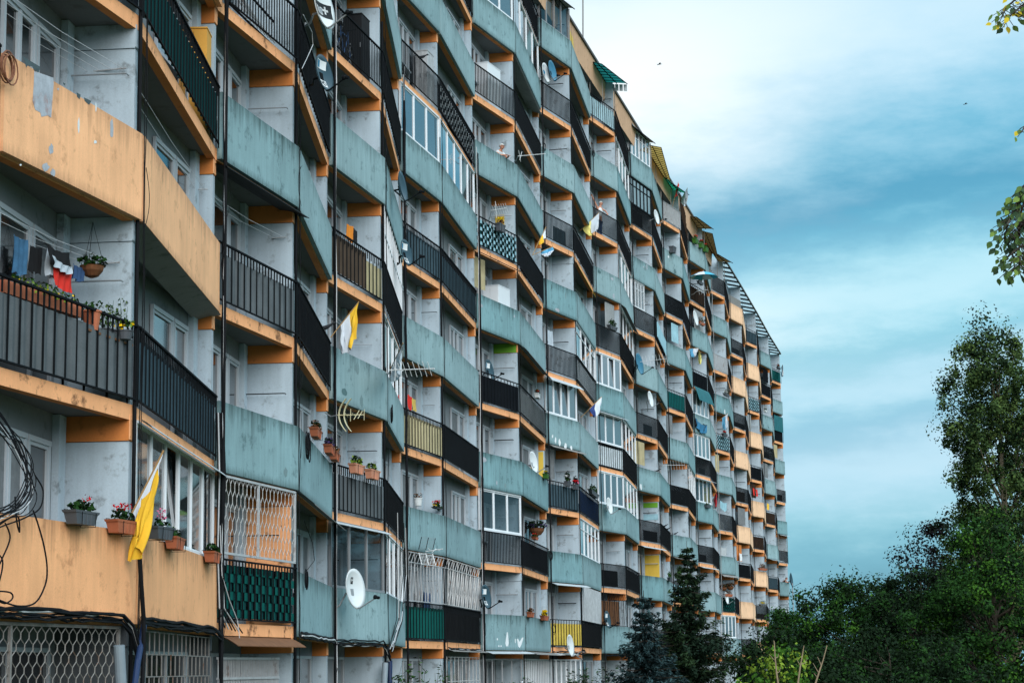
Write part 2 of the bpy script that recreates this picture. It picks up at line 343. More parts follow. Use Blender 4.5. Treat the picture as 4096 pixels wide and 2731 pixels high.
def corr(g, f, s0, s1, z0, z1, out, m, per=.27, amp=.03, sag=.02, seed=0):
    """sheet fixed to the bars, bulging between them"""
    rnd = random.Random(seed); n = max(1, int(round((s1-s0)/per))); k = 4; prev = None
    for i in range(n*k+1):
        x = s0 + (s1-s0)*i/(n*k); bulge = amp*abs(math.sin(PI*i/k)) + rnd.uniform(-.003, .003)
        top = z1 - sag*abs(math.sin(PI*i/k)) - (rnd.uniform(0, .02) if i % k == 0 else 0)
        cur = (f.p(x, out+bulge, z0 + rnd.uniform(0, .015)), f.p(x, out+bulge, top))
        if prev: g.face([prev[0], cur[0], cur[1], prev[1]], m)
        prev = cur
def weave(g, f, s0, s1, z0, z1, out, ma, mb, per, rows):
    n = max(2, int(round((s1-s0)/per))); h = (z1-z0)/rows
    for r in range(rows):
        for c in range(n):
            x0 = s0+(s1-s0)*c/n; x1 = s0+(s1-s0)*(c+1)/n; over = (r+c) % 2 == 0
            m = ma if over else mb; o = out + (.02 if over else -.01); g_ = (x1-x0)*.05
            pts = [(x0+g_, o), (x0+(x1-x0)*.5, o+.012), (x1-g_, o)]
            for (a, oa), (b, ob) in zip(pts, pts[1:]):
                g.face([f.p(a, oa, z0+h*r), f.p(b, ob, z0+h*r), f.p(b, ob, z0+h*(r+1)-.006), f.p(a, oa, z0+h*(r+1)-.006)], m)

def railing(i, n):
    f = FC[i]; z = n*FH; k = RAIL.get((i, n), 'dark_cloth'); g = G(); kids = []
    s0, s1 = .04, f.L-.04; bm = 'white_metal' if k == 'white_bars' else 'black_metal'; o = -.04
    isopen = k in ('open', 'openw', 'openp', 'opend', 'white_bars'); sp = .135 if isopen else .28
    if i > 16: sp *= 1.25
    g.box(f.p(s0, o-.02, z+1.06), f.D3*(s1-s0), f.N3*.045, f.U3*.03, bm); g.box(f.p(s0, o-.015, z+.05), f.D3*(s1-s0), f.N3*.03, f.U3*.025, bm)
    nb = int((s1-s0)/sp); hw = (.009 if i < 7 else .013 if i < 16 else .017) if isopen else .010
    for j in range(nb+1):
        x = s0 + (s1-s0)*j/nb; t = .02 if j in (0, nb) else hw
        g.box(f.p(x-t, o-hw, z-.02 if j in (0, nb) else z+.075), f.D3*2*t, f.N3*2*hw, f.U3*(1.08 if j in (0, nb) else .985), bm)
        if not isopen and i < 8 and j < nb:                              # short bars between, showing above the sheet
            g.box(f.p(x+sp*.5-hw, o-hw, z+.88), f.D3*2*hw, f.N3*2*hw, f.U3*.18, bm)
    c = G(); lab = None
    if k.startswith('W:'):
        _, a, b = k.split(':'); weave(c, f, s0+.02, s1-.02, z+.09, z+1.0, o-.05, a, b, .165 if i < 4 else .2, 6 if i < 4 else 7); corr(c, f, s0+.02, s1-.02, z+.08, z+1.0, o-.085, 'dark_cloth', .3, .0, .0)
    elif k == 'openw': corr(c, f, s0+.05, s0+(s1-s0)*.45, z+.08, z+.62, o-.06, 'white_sheet', .4, .01)
    elif k == 'opend':
        r_ = random.Random(i*17+n); u = r_.uniform(.0, .4); v = r_.uniform(.6, 1.0); corr(c, f, s0+(s1-s0)*u, s0+(s1-s0)*v, z+.08, z+r_.uniform(.45, .95), o-.10, r_.choice(('dark_cloth', 'dark_cloth', 'brown_sheet', 'slate_cloth')), .4, .03)
    elif k == 'openp': corr(c, f, s0+.05, s1-.05, z+.08, z+.85, o-.06, 'pale_sheet', .3, .02)
    elif k == 'bamboo':
        corr(c, f, s0+.05, s0+(s1-s0)*.68, z+.1, z+1.02, o-.06, 'bamboo', .32, .05, .03, i*31+n); corr(c, f, s0+(s1-s0)*.685, s1-.03, z+.1, z+.86, o-.05, 'beige_sheet', .3, .02)
    elif not isopen:
        m = k.replace('2', ''); hi = {'grey_cloth': .9, 'grey_cloth2': .93, 'teal_dark': .94, 'yellow_sheet': .95}.get(k, .98)
        corr(c, f, s0+.02, s1-.02, z+.07, z+hi, o-.055, m, sp, .05 if i < 12 else .03, .03, i*31+n)
    if c.f: kids.append(('privacy_screen', c))
    return g, kids

def panel(i, n):
    f = FC[i]; z = n*FH; g = G(); m = 'peach_deep' if i < 2 and n == 3 else 'peach' if i//2 in (11, 12) else 'orange' if i < 2 else random.Random(i*131+n*17).choice(('teal', 'teal', 'teal_pale', 'teal_deep'))
    rnd = random.Random(i*77+n); g0 = .035
    g.box(f.p(g0, -.09, z-.195), f.D3*(f.L-2*g0), f.N3*.09, f.U3*1.215, m, uvface=rnd.uniform(0, 50))
    return g

def glazing(i, n):
    f = FC[i]; z = n*FH; cnt, fm, gm = GLAZ[(i, n)]; g = G(); pn = G(); o = -.08; fr = .055; sw = .05
    if i % 2: fr, sw = .038, .034
    z0 = z+1.03 if not railq(i, n) else z+1.1; z1 = z+FH-.2; s0, s1 = .08, f.L-.08; rnd = random.Random(i*5+n)
    if (i, n) == (14, 7): s1 = f.L*.55
    g.box(f.p(s0, o-.05, z0), f.D3*(s1-s0), f.N3*.09, f.U3*fr, fm); g.box(f.p(s0, o-.05, z1-fr), f.D3*(s1-s0), f.N3*.09, f.U3*fr, fm)
    for j in range(cnt+1):
        x = s0 + (s1-s0-fr)*j/cnt; g.box(f.p(x, o-.04, z0+fr), f.D3*fr, f.N3*.07, f.U3*(z1-z0-2*fr), fm)
        if j < cnt:
            xa, xb = x+fr, s0+(s1-s0-fr)*(j+1)/cnt
            if fm == 'white_trim' and (xb-xa) > .3:                     # sash inside the frame
                for (ua, ub, va, vb) in ((xa, xa+sw, z0+fr, z1-fr), (xb-sw, xb, z0+fr, z1-fr), (xa+sw, xb-sw, z0+fr, z0+fr+sw), (xa+sw, xb-sw, z1-fr-sw, z1-fr)):
                    g.box(f.p(ua, o-.025, va), f.D3*(ub-ua), f.N3*.035, f.U3*(vb-va), fm)
            tl = rnd.choice((0, 0, 0, .10)) if (i, n) in ((1, 1), (12, 5), (10, 4)) else 0
            pn.face([f.p(xa, o-.005, z0+fr), f.p(xb, o-.005, z0+fr), f.p(xb, o-.005-tl, z1-fr), f.p(xa, o-.005-tl, z1-fr)], gm)
            if rnd.random() < (.45 if i > 5 else .12) and gm != 'glass_clear':
                h = rnd.choice((.4, .7, 1.0)); pn.face([f.p(xa, o-.12, z1-fr-(z1-z0)*h*.9), f.p(xb, o-.12, z1-fr-(z1-z0)*h*.9), f.p(xb, o-.12, z1-fr), f.p(xa, o-.12, z1-fr)], 'curtain')
    if i in (11, 14): g.box(f.p(s0, o-.04, z0+(z1-z0)*.7), f.D3*(s1-s0), f.N3*.06, f.U3*.04, fm)
    return g, [('pane', pn)]
def railq(i, n): return (i, n) in RAIL or not ((n % 2 == 1) == ((i//2) % 2 == 0)) and (i, n) != (3, 1)

def window(i, n, x0, x1, z0, z1, sashes, pm):
    f = FC[i]; z = n*FH; g = G(); pn = G(); fr = .07; rnd = random.Random(i*91+n*7+int(x0*10))
    g.box(f.w(x0, .012, z+z0), f.WD3*(x1-x0), f.WN3*.06, f.U3*fr, 'trim_shade'); g.box(f.w(x0, .012, z+z1-fr), f.WD3*(x1-x0), f.WN3*.06, f.U3*fr, 'trim_shade')
    for j in range(sashes+1):
        x = x0+(x1-x0-fr)*j/sashes; g.box(f.w(x, .012, z+z0+fr), f.WD3*fr, f.WN3*.05, f.U3*(z1-z0-2*fr), 'trim_shade')
        if j < sashes:
            a, b = x+fr, x0+(x1-x0-fr)*(j+1)/sashes
            for (ua, ub, va, vb) in ((a, a+.05, z0+fr, z1-fr), (b-.05, b, z0+fr, z1-fr), (a+.05, b-.05, z0+fr, z0+fr+.05), (a+.05, b-.05, z1-fr-.05, z1-fr)):
                g.box(f.w(ua, .018, z+va), f.WD3*(ub-ua), f.WN3*.03, f.U3*(vb-va), 'trim_shade')
            pn.face([f.w(a, .02, z+z0+fr), f.w(b, .02, z+z0+fr), f.w(b, .02, z+z1-fr), f.w(a, .02, z+z1-fr)], pm)
    if z0 > .5: g.box(f.w(x0-.05, .005, z+z0-.05), f.WD3*(x1-x0+.1), f.WN3*.14, f.U3*.045, 'trim_shade')
    return g, [('pane', pn)]

# ------------------------------------------------------------------ assemble the block
BL = empty('apartment_block', (-6, 22, 0), 'long folded apartment block with teal and orange balconies in eleven storeys', 'building')
top = 11*FH
chain = [Wl[i] for i in IDX]
inner = [Wl[i] - perp(Wl[min(i+1, 29)]-Wl[max(i-1, -1)])*11 for i in IDX]
g = G(); poly = chain + inner[::-1]
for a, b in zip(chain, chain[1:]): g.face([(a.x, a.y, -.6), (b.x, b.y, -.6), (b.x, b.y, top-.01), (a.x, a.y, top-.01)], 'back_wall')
for a, b in ((chain[-1], inner[-1]), (inner[-1], inner[0]), (inner[0], chain[0])): g.face([(a.x, a.y, -.6), (b.x, b.y, -.6), (b.x, b.y, top-.01), (a.x, a.y, top-.01)], 'white_wall')
g.build('wall', BL)
# flat roof and its two kinds of eaves
g = G(); SEC = 20
def cav(i, off): t = V[min(i+2, 30)]-V[max(i-2, -2)]; q = V[i]+perp(t)*off; return q
e1 = [cav(i, .2) for i in range(-2, SEC+1, 2)]
e1[0] = e1[0]
roofline = e1 + [Wl[SEC+1]] + [Wl[i] for i in range(SEC+3, 30, 2)]
innr = [Wl[29] - perp(Wl[29]-Wl[27])*11, Wl[SEC] - perp(Wl[SEC+2]-Wl[SEC-2])*11, Wl[8] - perp(Wl[10]-Wl[6])*11, Wl[-2] - perp(Wl[2]-Wl[-2])*11]
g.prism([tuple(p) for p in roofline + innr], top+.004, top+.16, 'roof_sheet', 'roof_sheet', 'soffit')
g.build('roof', BL)
g = G()
for k in range(len(e1)-1):
    i = -2+2*k; a, b = e1[k]-perp(e1[k+1]-e1[k])*.02, e1[k+1]-perp(e1[k+1]-e1[k])*.02; nn = perp(b-a)
    a2, b2 = a-nn*.10, b-nn*.10; z1, z0 = top-.004, top-1.15
    g.face([(a2.x, a2.y, z0), (b2.x, b2.y, z0), (b.x, b.y, z1), (a.x, a.y, z1)], 'peach')
    a3, b3 = a-nn*.66, b-nn*.66
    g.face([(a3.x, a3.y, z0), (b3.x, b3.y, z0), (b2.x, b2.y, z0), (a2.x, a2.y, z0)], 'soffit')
g.build('attic_fascia', BL)
g = G()
for a, b in zip(e1, e1[1:]): g.bar((a.x, a.y, top+.05), (b.x, b.y, top+.05), .06, 'roof_sheet')
g.build('eaves_trim', BL)
g = G(); ev = [V[i] for i in range(SEC+1, 30, 2)]
for a, b in zip(ev, ev[1:]):
    nn = perp(b-a); n_ = 6
    for j in range(n_):
        p0, p1 = a+(b-a)*j/n_, a+(b-a)*(j+.78)/n_; p2 = a+(b-a)*(j+1)/n_
        for (q0, q1, m, dz) in ((p0, p1, 'canopy_panel', 0), (p1, p2, 'plate_grey', .10)):
            r0, r1 = q0-nn*1.1, q1-nn*1.1
            g.face([(r0.x, r0.y, top+.27), (r1.x, r1.y, top+.27), (q1.x, q1.y, top), (q0.x, q0.y, top)], m)
            if m == 'plate_grey': g.box(Vector((q0.x, q0.y, top-.07)), Vector((r0.x-q0.x, r0.y-q0.y, .27)), Vector((q1.x-q0.x, q1.y-q0.y, 0)), Vector((0, 0, .065)), 'plate_black')
    g.bar(Vector((a.x, a.y, top)), Vector((b.x, b.y, top)), .05, 'roof_sheet')

g.build('eaves_canopy', BL)

rnd_rack = random.Random(77)
for i in range(-1, 29):
    f = FC[i]
    for n in range(0, 11):
        z = n*FH
        ar = area([f.p(0, 0, z-.2), f.p(f.L, 0, z-.2), f.p(0, 0, z+1.05), f.p(f.L, 0, z+1.05)])
        arw = area([f.w(0, .3, z), f.w(f.wL, .3, z), f.w(0, .3, z+FH), f.w(f.wL, .3, z+FH)])
        if n > 0:
            # slab with an edge beam
            g = G(); o = -.10
            A, B = f.p(.01, o, 0), f.p(f.L-.01, o, 0); A2, B2 = f.p(.01, o-.14, 0), f.p(f.L-.01, o-.14, 0)
            wa, wb = f.w(.0, .0, 0), f.w(f.wL, .0, 0)
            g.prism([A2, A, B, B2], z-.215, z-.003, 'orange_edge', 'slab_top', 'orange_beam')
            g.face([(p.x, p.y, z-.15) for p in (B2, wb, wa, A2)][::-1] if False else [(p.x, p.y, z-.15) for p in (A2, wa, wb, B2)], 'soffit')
            g.face([(p.x, p.y, z-.006) for p in (A2, B2, wb, wa)], 'slab_top')
            part('balcony_slab', g, area([f.p(0, 0, z-.2), f.p(f.L, 0, z-.2), f.p(0, 0, z), f.w(0, 0, z), f.w(f.wL, 0, z)]))
            if railq(i, n):
                g, kids = railing(i, n); part('railing', g, ar, kids)
            else:
                part('concrete_parapet', panel(i, n), ar)
            if (i, n) in GLAZ:
                g, kids = glazing(i, n); part('balcony_glazing', g, area([f.p(0, 0, z+1), f.p(f.L, 0, z+1), f.p(0, 0, z+2.5), f.p(f.L, 0, z+2.5)]), kids)
        # partition at the far end of the balcony with its beam
        v = V[i+1]; wv = Wl[i+1]; dv = v-wv; ln = dv.length-.13; dv.normalize(); tt = Vector((dv.y, -dv.x)) * -1
        if tt.dot(f.d) > 0: tt = -tt
        D = Vector((dv.x, dv.y, 0)); T = Vector((tt.x, tt.y, 0)); o = Vector((wv.x, wv.y, 0)) + T*.07 + D*.004
        g = G(); g.box(o + Vector((0, 0, z-.004 if n else -.5)), D*(ln), T*-.14, Vector((0, 0, FH-.50 if n < 10 else FH-.02)) + (Vector((0, 0, .5)) if n == 0 else Vector((0, 0, 0))), 'ground_floor_shade' if n == 0 and i < 2 else 'white_wall')
        part('partition_wall', g, area([o+Vector((0, 0, z)), o+D*ln+Vector((0, 0, z+2.3))]))
        if n < 10:
            g = G(); bmn = 'white_wall' if (i, n+1) in WHITEBEAM else 'ground_floor_shade' if n == 0 and i < 2 else 'orange_beam'; zb = (n+1)*FH
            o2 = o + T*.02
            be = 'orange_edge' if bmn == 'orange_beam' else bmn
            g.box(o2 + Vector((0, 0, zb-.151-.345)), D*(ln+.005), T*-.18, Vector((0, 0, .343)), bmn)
            g.box(o2 + D*(ln+.006) + Vector((0, 0, zb-.151-.33)), D*.012, T*-.18, Vector((0, 0, .326)), be)
            part('ceiling_beam', g, area([o2+Vector((0, 0, zb-.5)), o2+D*ln+Vector((0, 0, zb-.15))]))
        if n == 0 and i >= 0:
            g = G(); g.box(f.w(.25, .008, .0), f.WD3*(f.wL-.75), f.WN3*.02, f.U3*2.25, 'glass_dark'); part('window', g, arw)  # dark fill across the back wall, stands for the unlit ground-floor interior
            g = G()
            g.box(f.w(.22, .03, 2.19), f.WD3*(f.wL-.69), f.WN3*.04, f.U3*.06, 'trim_shade')
            for x in [.25+(f.wL-.75)*q/max(2, int(f.wL/1.3)) for q in range(max(2, int(f.wL/1.3))+1)]: g.box(f.w(x-.03, .03, 0), f.WD3*.06, f.WN3*.04, f.U3*2.2, 'trim_shade')
            part('window_frame', g, arw)
        if n == 0: continue
        if n > 0 and i % 2 == 0 and rnd_rack.random() < .7:
            zz = z + rnd_rack.uniform(1.62, 1.85); q0 = o + T*.075 + D*ln*.08; g = G(); q0.z = zz; q1 = o + T*.075 + D*ln*rnd_rack.uniform(.75, .93); q1.z = zz
            g.tube([q0, q0 + T*.10, q1 + T*.10, q1], .012 if i < 8 else .02, rnd_rack.choice(('grey_metal', 'trim_shade', 'plate_black')), 5); part('wall_rack', g, arw*.02)
        # door and windows in the back wall
        rnd = random.Random(i*13+n)
        pm = rnd.choice(('glass_dark', 'glass_dark', 'glass_dark', 'curtain_dim', 'glass_dark', 'glass'))
        e = f.wL - .62
        if e > 1.2:
            g, kids = window(i, n, e-.9, e, .06, 2.2, 1, pm); part('balcony_door', g, arw*.2, kids)
            if e-.9-1.35 > .2: g, kids = window(i, n, e-.9-1.3, e-.95, .85, 2.2, 1 if rnd.random() < .5 else 2, 'glass_dark' if rnd.random() < .8 else 'curtain_dim'); part('window', g, arw*.25, kids)
        if f.wL > 6: 
            g, kids = window(i, n, 1.0, 2.6, .85, 2.2, 2, 'glass_dark' if rnd.random() < .7 else 'curtain_dim'); part('window', g, arw*.2, kids)
        # narrow pilaster between the window and the partition
        g = G(); g.box(f.w(f.wL-.42, .004, z if n else -.5), f.WD3*.28, f.WN3*.10, f.U3*(FH-.16+(0 if n else .5)), 'white_wall'); part('pilaster', g, arw*.1)

def flush():
    for name, lst in PARTS.items():
        lst.sort(key=lambda t: -t[0]); LIM = 99
        rest = G()
        for k, (ar, g, kids, lab) in enumerate(lst):
            if k < LIM and ar > 250:
                o = g.build(name, BL, weld=False)
                if lab: o['label'] = lab
                for kn, kg in kids: kg.build(kn, o)
            else:
                rest.add(g)
                for kn, kg in kids: rest.add(kg)
        if rest.f: o = rest.build(name, BL); o['kind'] = 'stuff'
# ------------------------------------------------------------------ things fixed to the block: grilles, canopies, cabinets, patches
mat('grass_ground', (.04, .065, .025), .95, .3, .8, .3)
mat('rust_white', (.50, .50, .50), .7, .2, 7, .1, 0, (120, 76, 46), .8)
mat('rust_dim', (.20, .19, .18), .75, .3, 7, .1, 0, (110, 70, 42), .8)
mat('plate_white', (.45, .49, .52), .6, .15, 2, .1, .1)
mat('canopy_teal', (.012, .16, .15), .55, .2, 3, .1, .1, trans=.55)
mat('canopy_green', (.02, .34, .19), .55, .2, 3, .1, .1, trans=.55)
mat('canopy_brown', (.20, .13, .05), .8, .25, 3, .2, .1, trans=.3)
mat('canopy_wood', (.52, .36, .10), .8, .25, 5, .15, .1, trans=.45)
mat('yellow_paint', (.72, .48, .07), .7, .1, 2, .06, .05)
mat('lime_paint', (.14, .36, .03), .8, .12, 2, .06)
mat('patch_grey', (.40, .43, .48), .95, .22, 9, .15, 0, (150, 92, 70), .5, bump=.3)
mat('patch_white', (.72, .76, .78), .95, .1, 9, .1)
mat('patch_dark', (.07, .10, .11), .95, .2, 9, .1)
mat('dish_white', (.66, .70, .72), .4, .06, 3, .03, spec=.4)
mat('dish_dark', (.028, .065, .09), .4, .1, 3, .04, spec=.4)
mat('dish_blue', (.04, .17, .27), .4, .1, 3, .04)
mat('ink_black', (.01, .012, .015), .6, 0, 1, 0)
mat('ink_white', (.75, .78, .80), .6, 0, 1, 0)
mat('ink_blue', (.02, .18, .32), .6, 0, 1, 0)
mat('cable_black', (.009, .010, .012), .7, .1, 6, .05, spec=.08)
mat('cable_white', (.55, .56, .58), .5, .1, 6, .05)
mat('cable_brown', (.22, .09, .05), .6, .1, 6, .05)
mat('pipe_grey', (.22, .27, .31), .5, .15, 3, .05)
mat('hose_blue', (.012, .03, .09), .5, .1, 3, .05)
mat('wood_brown', (.16, .07, .03), .75, .2, 5, .15, .15)
mat('tarp_teal', (.015, .12, .14), .7, .2, 3, .1)
mat('tarp_blue', (.03, .16, .30), .7, .2, 3, .1)

def wavegrille(g, f, s0, s1, z0, z1, w, h, r, m, o=-.05, smooth=False, frame=None, mull=None):
    """strands bent so that neighbours touch in turn: a honeycomb of bars"""
    n = int((s1-s0)/(w*.5)); rows = int((z1-z0)/(h*.25)); a = w*.25
    for j in range(n+1):
        xc = s0 + (s1-s0)*j/n; path = []
        for k in range(rows+1):
            ph = k % 4; sgn = (-1)**j
            if smooth: off = a*.95*math.sin(PI*k/2+PI/4)*1.35*sgn
            else: off = a*(1 if ph in (0, 1) else -1)*sgn
            path.append(f.p(min(max(xc+off, s0), s1), o, z0+(z1-z0)*k/rows))
        if smooth:
            p2 = []
            for k in range(rows*2+1): p2.append(f.p(min(max(xc + a*.98*sgn*max(-1, min(1, 1.35*math.sin(PI*k/4))), s0), s1), o, z0+(z1-z0)*k/(rows*2)))
            path = p2
        g.tube(path, r, m, 4, False, False)
    fm = frame or m
    for x in [s0, s1] + ([mull] if mull else []): g.box(f.p(x-.02, o-.02, z0), f.D3*.04, f.N3*.04, f.U3*(z1-z0), fm)
    for z in (z0, z1): g.box(f.p(s0-.02, o-.02, z-.02), f.D3*(s1-s0+.04), f.N3*.04, f.U3*.04, fm)
def gridgrille(g, f, s0, s1, z0, z1, nx, nz, r, m, o=-.05, stag=True):
    for k in range(nz+1): z = z0+(z1-z0)*k/nz; g.bar(f.p(s0, o, z), f.p(s1, o, z), r, m)
    for k in range(nz):
        za, zb = z0+(z1-z0)*k/nz, z0+(z1-z0)*(k+1)/nz
        for j in range(nx+1):
            x = s0+(s1-s0)*(j+(.5 if stag and k % 2 else 0))/nx
            if x <= s1: g.bar(f.p(x, o+.004, za), f.p(x, o+.004, zb), r, m)
def barsgrille(g, f, s0, s1, z0, z1, sp, r, m, o=-.05, rails=(.0, 1.0)):
    n = int((s1-s0)/sp)
    for j in range(n+1): x = s0+(s1-s0)*j/n; g.bar(f.p(x, o, z0), f.p(x, o, z1), r, m)
    for t in rails: z = z0+(z1-z0)*t; g.box(f.p(s0-.02, o-.025, z-.02), f.D3*(s1-s0+.04), f.N3*.05, f.U3*.04, m)
def zigzag(g, f, s0, s1, z0, z1, sp, r, m, o=-.05, seed=0, slant=.0):
    n = int((s1-s0)/sp); rnd = random.Random(seed)
    for j in range(n):
        x0 = s0+(s1-s0)*j/n; x1 = s0+(s1-s0)*(j+1)/n
        g.bar(f.p(x0+slant, o, z1-.3), f.p((x0+x1)/2, o, z0), r, m); g.bar(f.p(min(x1+slant, s1), o, z1-.3), f.p((x0+x1)/2, o, z0), r, m)
        g.bar(f.p(x0, o, z1-.28), f.p(x1, o, z1), r, m)
        if j % 2: g.bar(f.p(x0, o+.012, z0), f.p(x0, o+.012, z1), r*1.2, m)
        c = Vector(f.p((x0+x1)/2, o, z0+(z1-z0)*(.25 + .5*(j % 2)))); g.tube([c + f.D3*math.cos(t)*.045*(1+t*.1) + f.U3*math.sin(t)*.045*(1+t*.1) for t in [q*.7 for q in range(8)]], r*.9, m, 4, False, False)
    for z in (z0, z1-.29, z1): g.box(f.p(s0-.01, o-.015, z-.012), f.D3*(s1-s0+.02), f.N3*.03, f.U3*.024, m)

def fix(name, g, label=None): o = g.build(name, BL); 
f = FC[0]; g = G(); wavegrille(g, f, .1, f.L-.42, .25, 2.5, .20, .27, .008, 'rust_dim', -.06, True, mull=.62); fix('window_grille', g)
f = FC[1]; g = G(); gridgrille(g, f, .3, f.L-.3, .0, 2.48, 17, 8, .008, 'rust_dim', -.06); fix('window_grille', g)
f = FC[2]; g = G(); barsgrille(g, f, .55, f.L-.55, -.3, 2.15, .075, .009, 'white_metal', -.2, (.0, .86, 1.0)); fix('window_grille', g)
f = FC[2]; z = FH; g = G(); wavegrille(g, f, .10, f.L-.14, z+1.18, z+2.50, .19, .42, .006, 'rust_white', -.03, False, 'white_metal', f.L*.49); fix('window_grille', g)
f = FC[6]; g = G(); zigzag(g, f, .08, f.L-.1, z+1.12, z+2.5, .3, .007, 'white_metal', -.03, 3); fix('window_grille', g)
f = FC[7]; g = G(); zigzag(g, f, .1, f.L-.1, z+1.12, z+2.5, .42, .007, 'rust_white', -.03, 5, .45)
corr(g, f, .1, f.L-.1, z+1.1, z+2.4, -.35, 'curtain_dim', .5, .07); fix('window_grille', g)
f = FC[7]; g = G(); gridgrille(g, f, .3, f.L-.3, .1, 2.3, 9, 3, .012, 'rust_white', -.06, False); fix('window_grille', g)
f = FC[11]; g = G(); corr(g, f, .1, f.L-.1, z+1.08, z+2.52, -.05, 'curtain', .45, .05); fix('balcony_screen', g)
f = FC[12]; g = G(); zigzag(g, f, .1, f.L-.1, z+1.05, z+2.5, .28, .006, 'black_metal', -.03, 9, .1); corr(g, f, .2, f.L-.2, z+1.1, z+2.2, -.4, 'wood_brown', .4, .06); fix('window_grille', g)
f = FC[9]; g = G(); barsgrille(g, f, .3, f.L-.3, .1, 2.25, .5, .02, 'white_trim', -.1); corr(g, f, .4, f.L*.6, .1, 2.2, -.25, 'curtain', .35, .06); fix('window_grille', g)
f = FC[10]; g = G(); barsgrille(g, f, .2, f.L-.2, .1, 2.25, .45, .025, 'white_trim', -.1); corr(g, f, .2, f.L-.3, .1, 2.2, -.3, 'curtain', .5, .06); fix('window_grille', g)
f = FC[8]; g = G(); barsgrille(g, f, .2, f.L-.2, .1, 2.25, .8, .02, 'grey_metal', -.1); fix('window_grille', g)
f = FC[14]; g = G(); zz = 7*FH; gridgrille(g, f, .1, f.L*.52, zz+1.1, zz+2.5, 7, 9, .006, 'white_metal', -.02, False); fix('window_grille', g)
f = FC[5]; zz = 4*FH; g = G(); barsgrille(g, f, .1, f.L-.1, zz+1.1, zz+2.6, .55, .03, 'white_trim', -.05, (0, .5, 1)); fix('balcony_screen', g)
f = FC[28]; zz = 4*FH; g = G(); wavegrille(g, f, .1, f.L-.1, zz+1.1, zz+2.5, .4, .4, .01, 'plate_grey', -.03); fix('window_grille', g)

def awning(i, n, a, b, o0, o1, drop, m, dz=0.0, rise=0.0, name='awning'):
    f = FC[i]; z = n*FH-.23+dz; g = G(); k = 5; pts = []
    for j in range(k+1):
        t = j/k; o = o0+(o1-o0)*t; pts.append((o, z - drop*t**1.4))
    x0, x1 = f.L*a, f.L*b
    for (oa, za), (ob, zb) in zip(pts, pts[1:]):
        for dd, rev in ((0, False), (-.014, True)):
            q = [f.p(x0, oa, za+dd), f.p(x1, oa, za+dd+rise), f.p(x1, ob, zb+dd+rise), f.p(x0, ob, zb+dd)]
            g.face(q[::-1] if rev else q, m)
    oa, za = pts[-1]; g.face([f.p(x0, oa, za-.014), f.p(x1, oa, za-.014+rise), f.p(x1, oa, za+rise), f.p(x0, oa, za)], m)
    fix(name, g)
awning(1, 3, .0, 1.0, .02, -.42, .10, 'plate_grey'); awning(2, 4, .0, 1.06, -.35, .12, .12, 'plate_black'); awning(1, 2, .02, 1.0, -.02, .14, .10, 'plate_white', .05)
awning(3, 2, .0, 1.0, -.05, .30, .22, 'plate_grey'); awning(2, 1, .1, .95, -.1, .22, .16, 'wood_brown'); awning(4, 2, .0, 1.0, .0, .12, .06, 'plate_white')
awning(9, 5, .0, 1.0, .0, .30, .25, 'plate_grey'); awning(8, 6, .0, 1.0, .0, .18, .08, 'plate_black'); awning(9, 9, .0, 1.0, -.5, .02, .15, 'concrete'); awning(10, 5, .0, 1.0, .0, .25, .18, 'plate_white')
awning(10, 2, .0, 1.05, .0, .30, .10, 'plate_white'); awning(10, 4, .0, 1.05, .0, .25, .12, 'plate_grey'); awning(12, 5, .0, 1.05, .0, .2, .08, 'plate_white'); awning(13, 7, .0, 1.0, .0, .25, .2, 'plate_grey')
awning(14, 6, .0, 1.03, .0, .2, .08, 'plate_black'); awning(14, 3, .0, 1.0, .0, .25, .1, 'plate_white'); awning(16, 7, .0, .1, .0, .1, .1, 'plate_grey'); awning(18, 7, .05, .95, .0, .35, .9, 'tarp_teal', .25)
awning(7, 1, .0, 1.0, .0, .2, .05, 'plate_grey'); awning(8, 1, .0, 1.0, .0, .35, .08, 'plate_white'); awning(9, 1, .0, 1.0, .0, .4, .1, 'plate_grey'); awning(10, 1, .0, .6, .0, .35, .08, 'plate_white')
awning(11, 7, .1, 1.0, -.1, .05, .25, 'olive'); awning(20, 3, .0, 1.05, .0, .25, .15, 'plate_grey'); awning(26, 4, .0, 1.2, .0, .4, .1, 'plate_white'); awning(26, 2, .0, 1.2, .0, .4, .1, 'plate_white'); awning(28, 5, .0, 1.0, .0, .25, .08, 'plate_white'); awning(16, 3, .0, 1.0, .0, .3, .1, 'plate_grey'); awning(18, 5, .0, 1.0, .0, .3, .1, 'plate_white'); awning(18, 3, .0, 1.0, .0, .3, .1, 'plate_white')

def canopy(i, n, m, a=0., b=1., zi=2.5, zo=2.4, out=.35, ribs=True, valance=None, ins=.62):
    """home-made roof over a top balcony, from the eaves line out beyond the railing"""
    f = FC[i]; z = n*FH; g = G(); k = max(3, int(f.L*(b-a)/.45)); I = lambda t, d=0: f.w(f.wL*t, ins, z+zi+d); O = lambda t, d=0: f.p(f.L*t, out, z+zo+d)
    for j in range(k):
        ta, tb = a+(b-a)*j/k, a+(b-a)*(j+1)/k
        g.face([I(ta), I(tb), O(tb), O(ta)], m)
        if ribs: g.bar(I(ta, -.03), O(ta, -.03), .014, 'black_metal')
    for q in (0., .5, 1.): g.bar(I(a, -.03).lerp(O(a, -.03), q), I(b, -.03).lerp(O(b, -.03), q), .016, 'black_metal')
    if valance:
        for j in range(5): g.box(I(b, -.40).lerp(O(b, -.40), j/5+.02), (O(b)-I(b))*.16, f.D3*.01, f.U3*.34, valance)
    for t in (a+.02, (a+b)/2, b-.02): q = f.p(f.L*t, -.03, z+1.05); g.bar(q, Vector((q.x, q.y, z+zo)), .018, 'plate_grey')
    fix('roof_canopy', g)
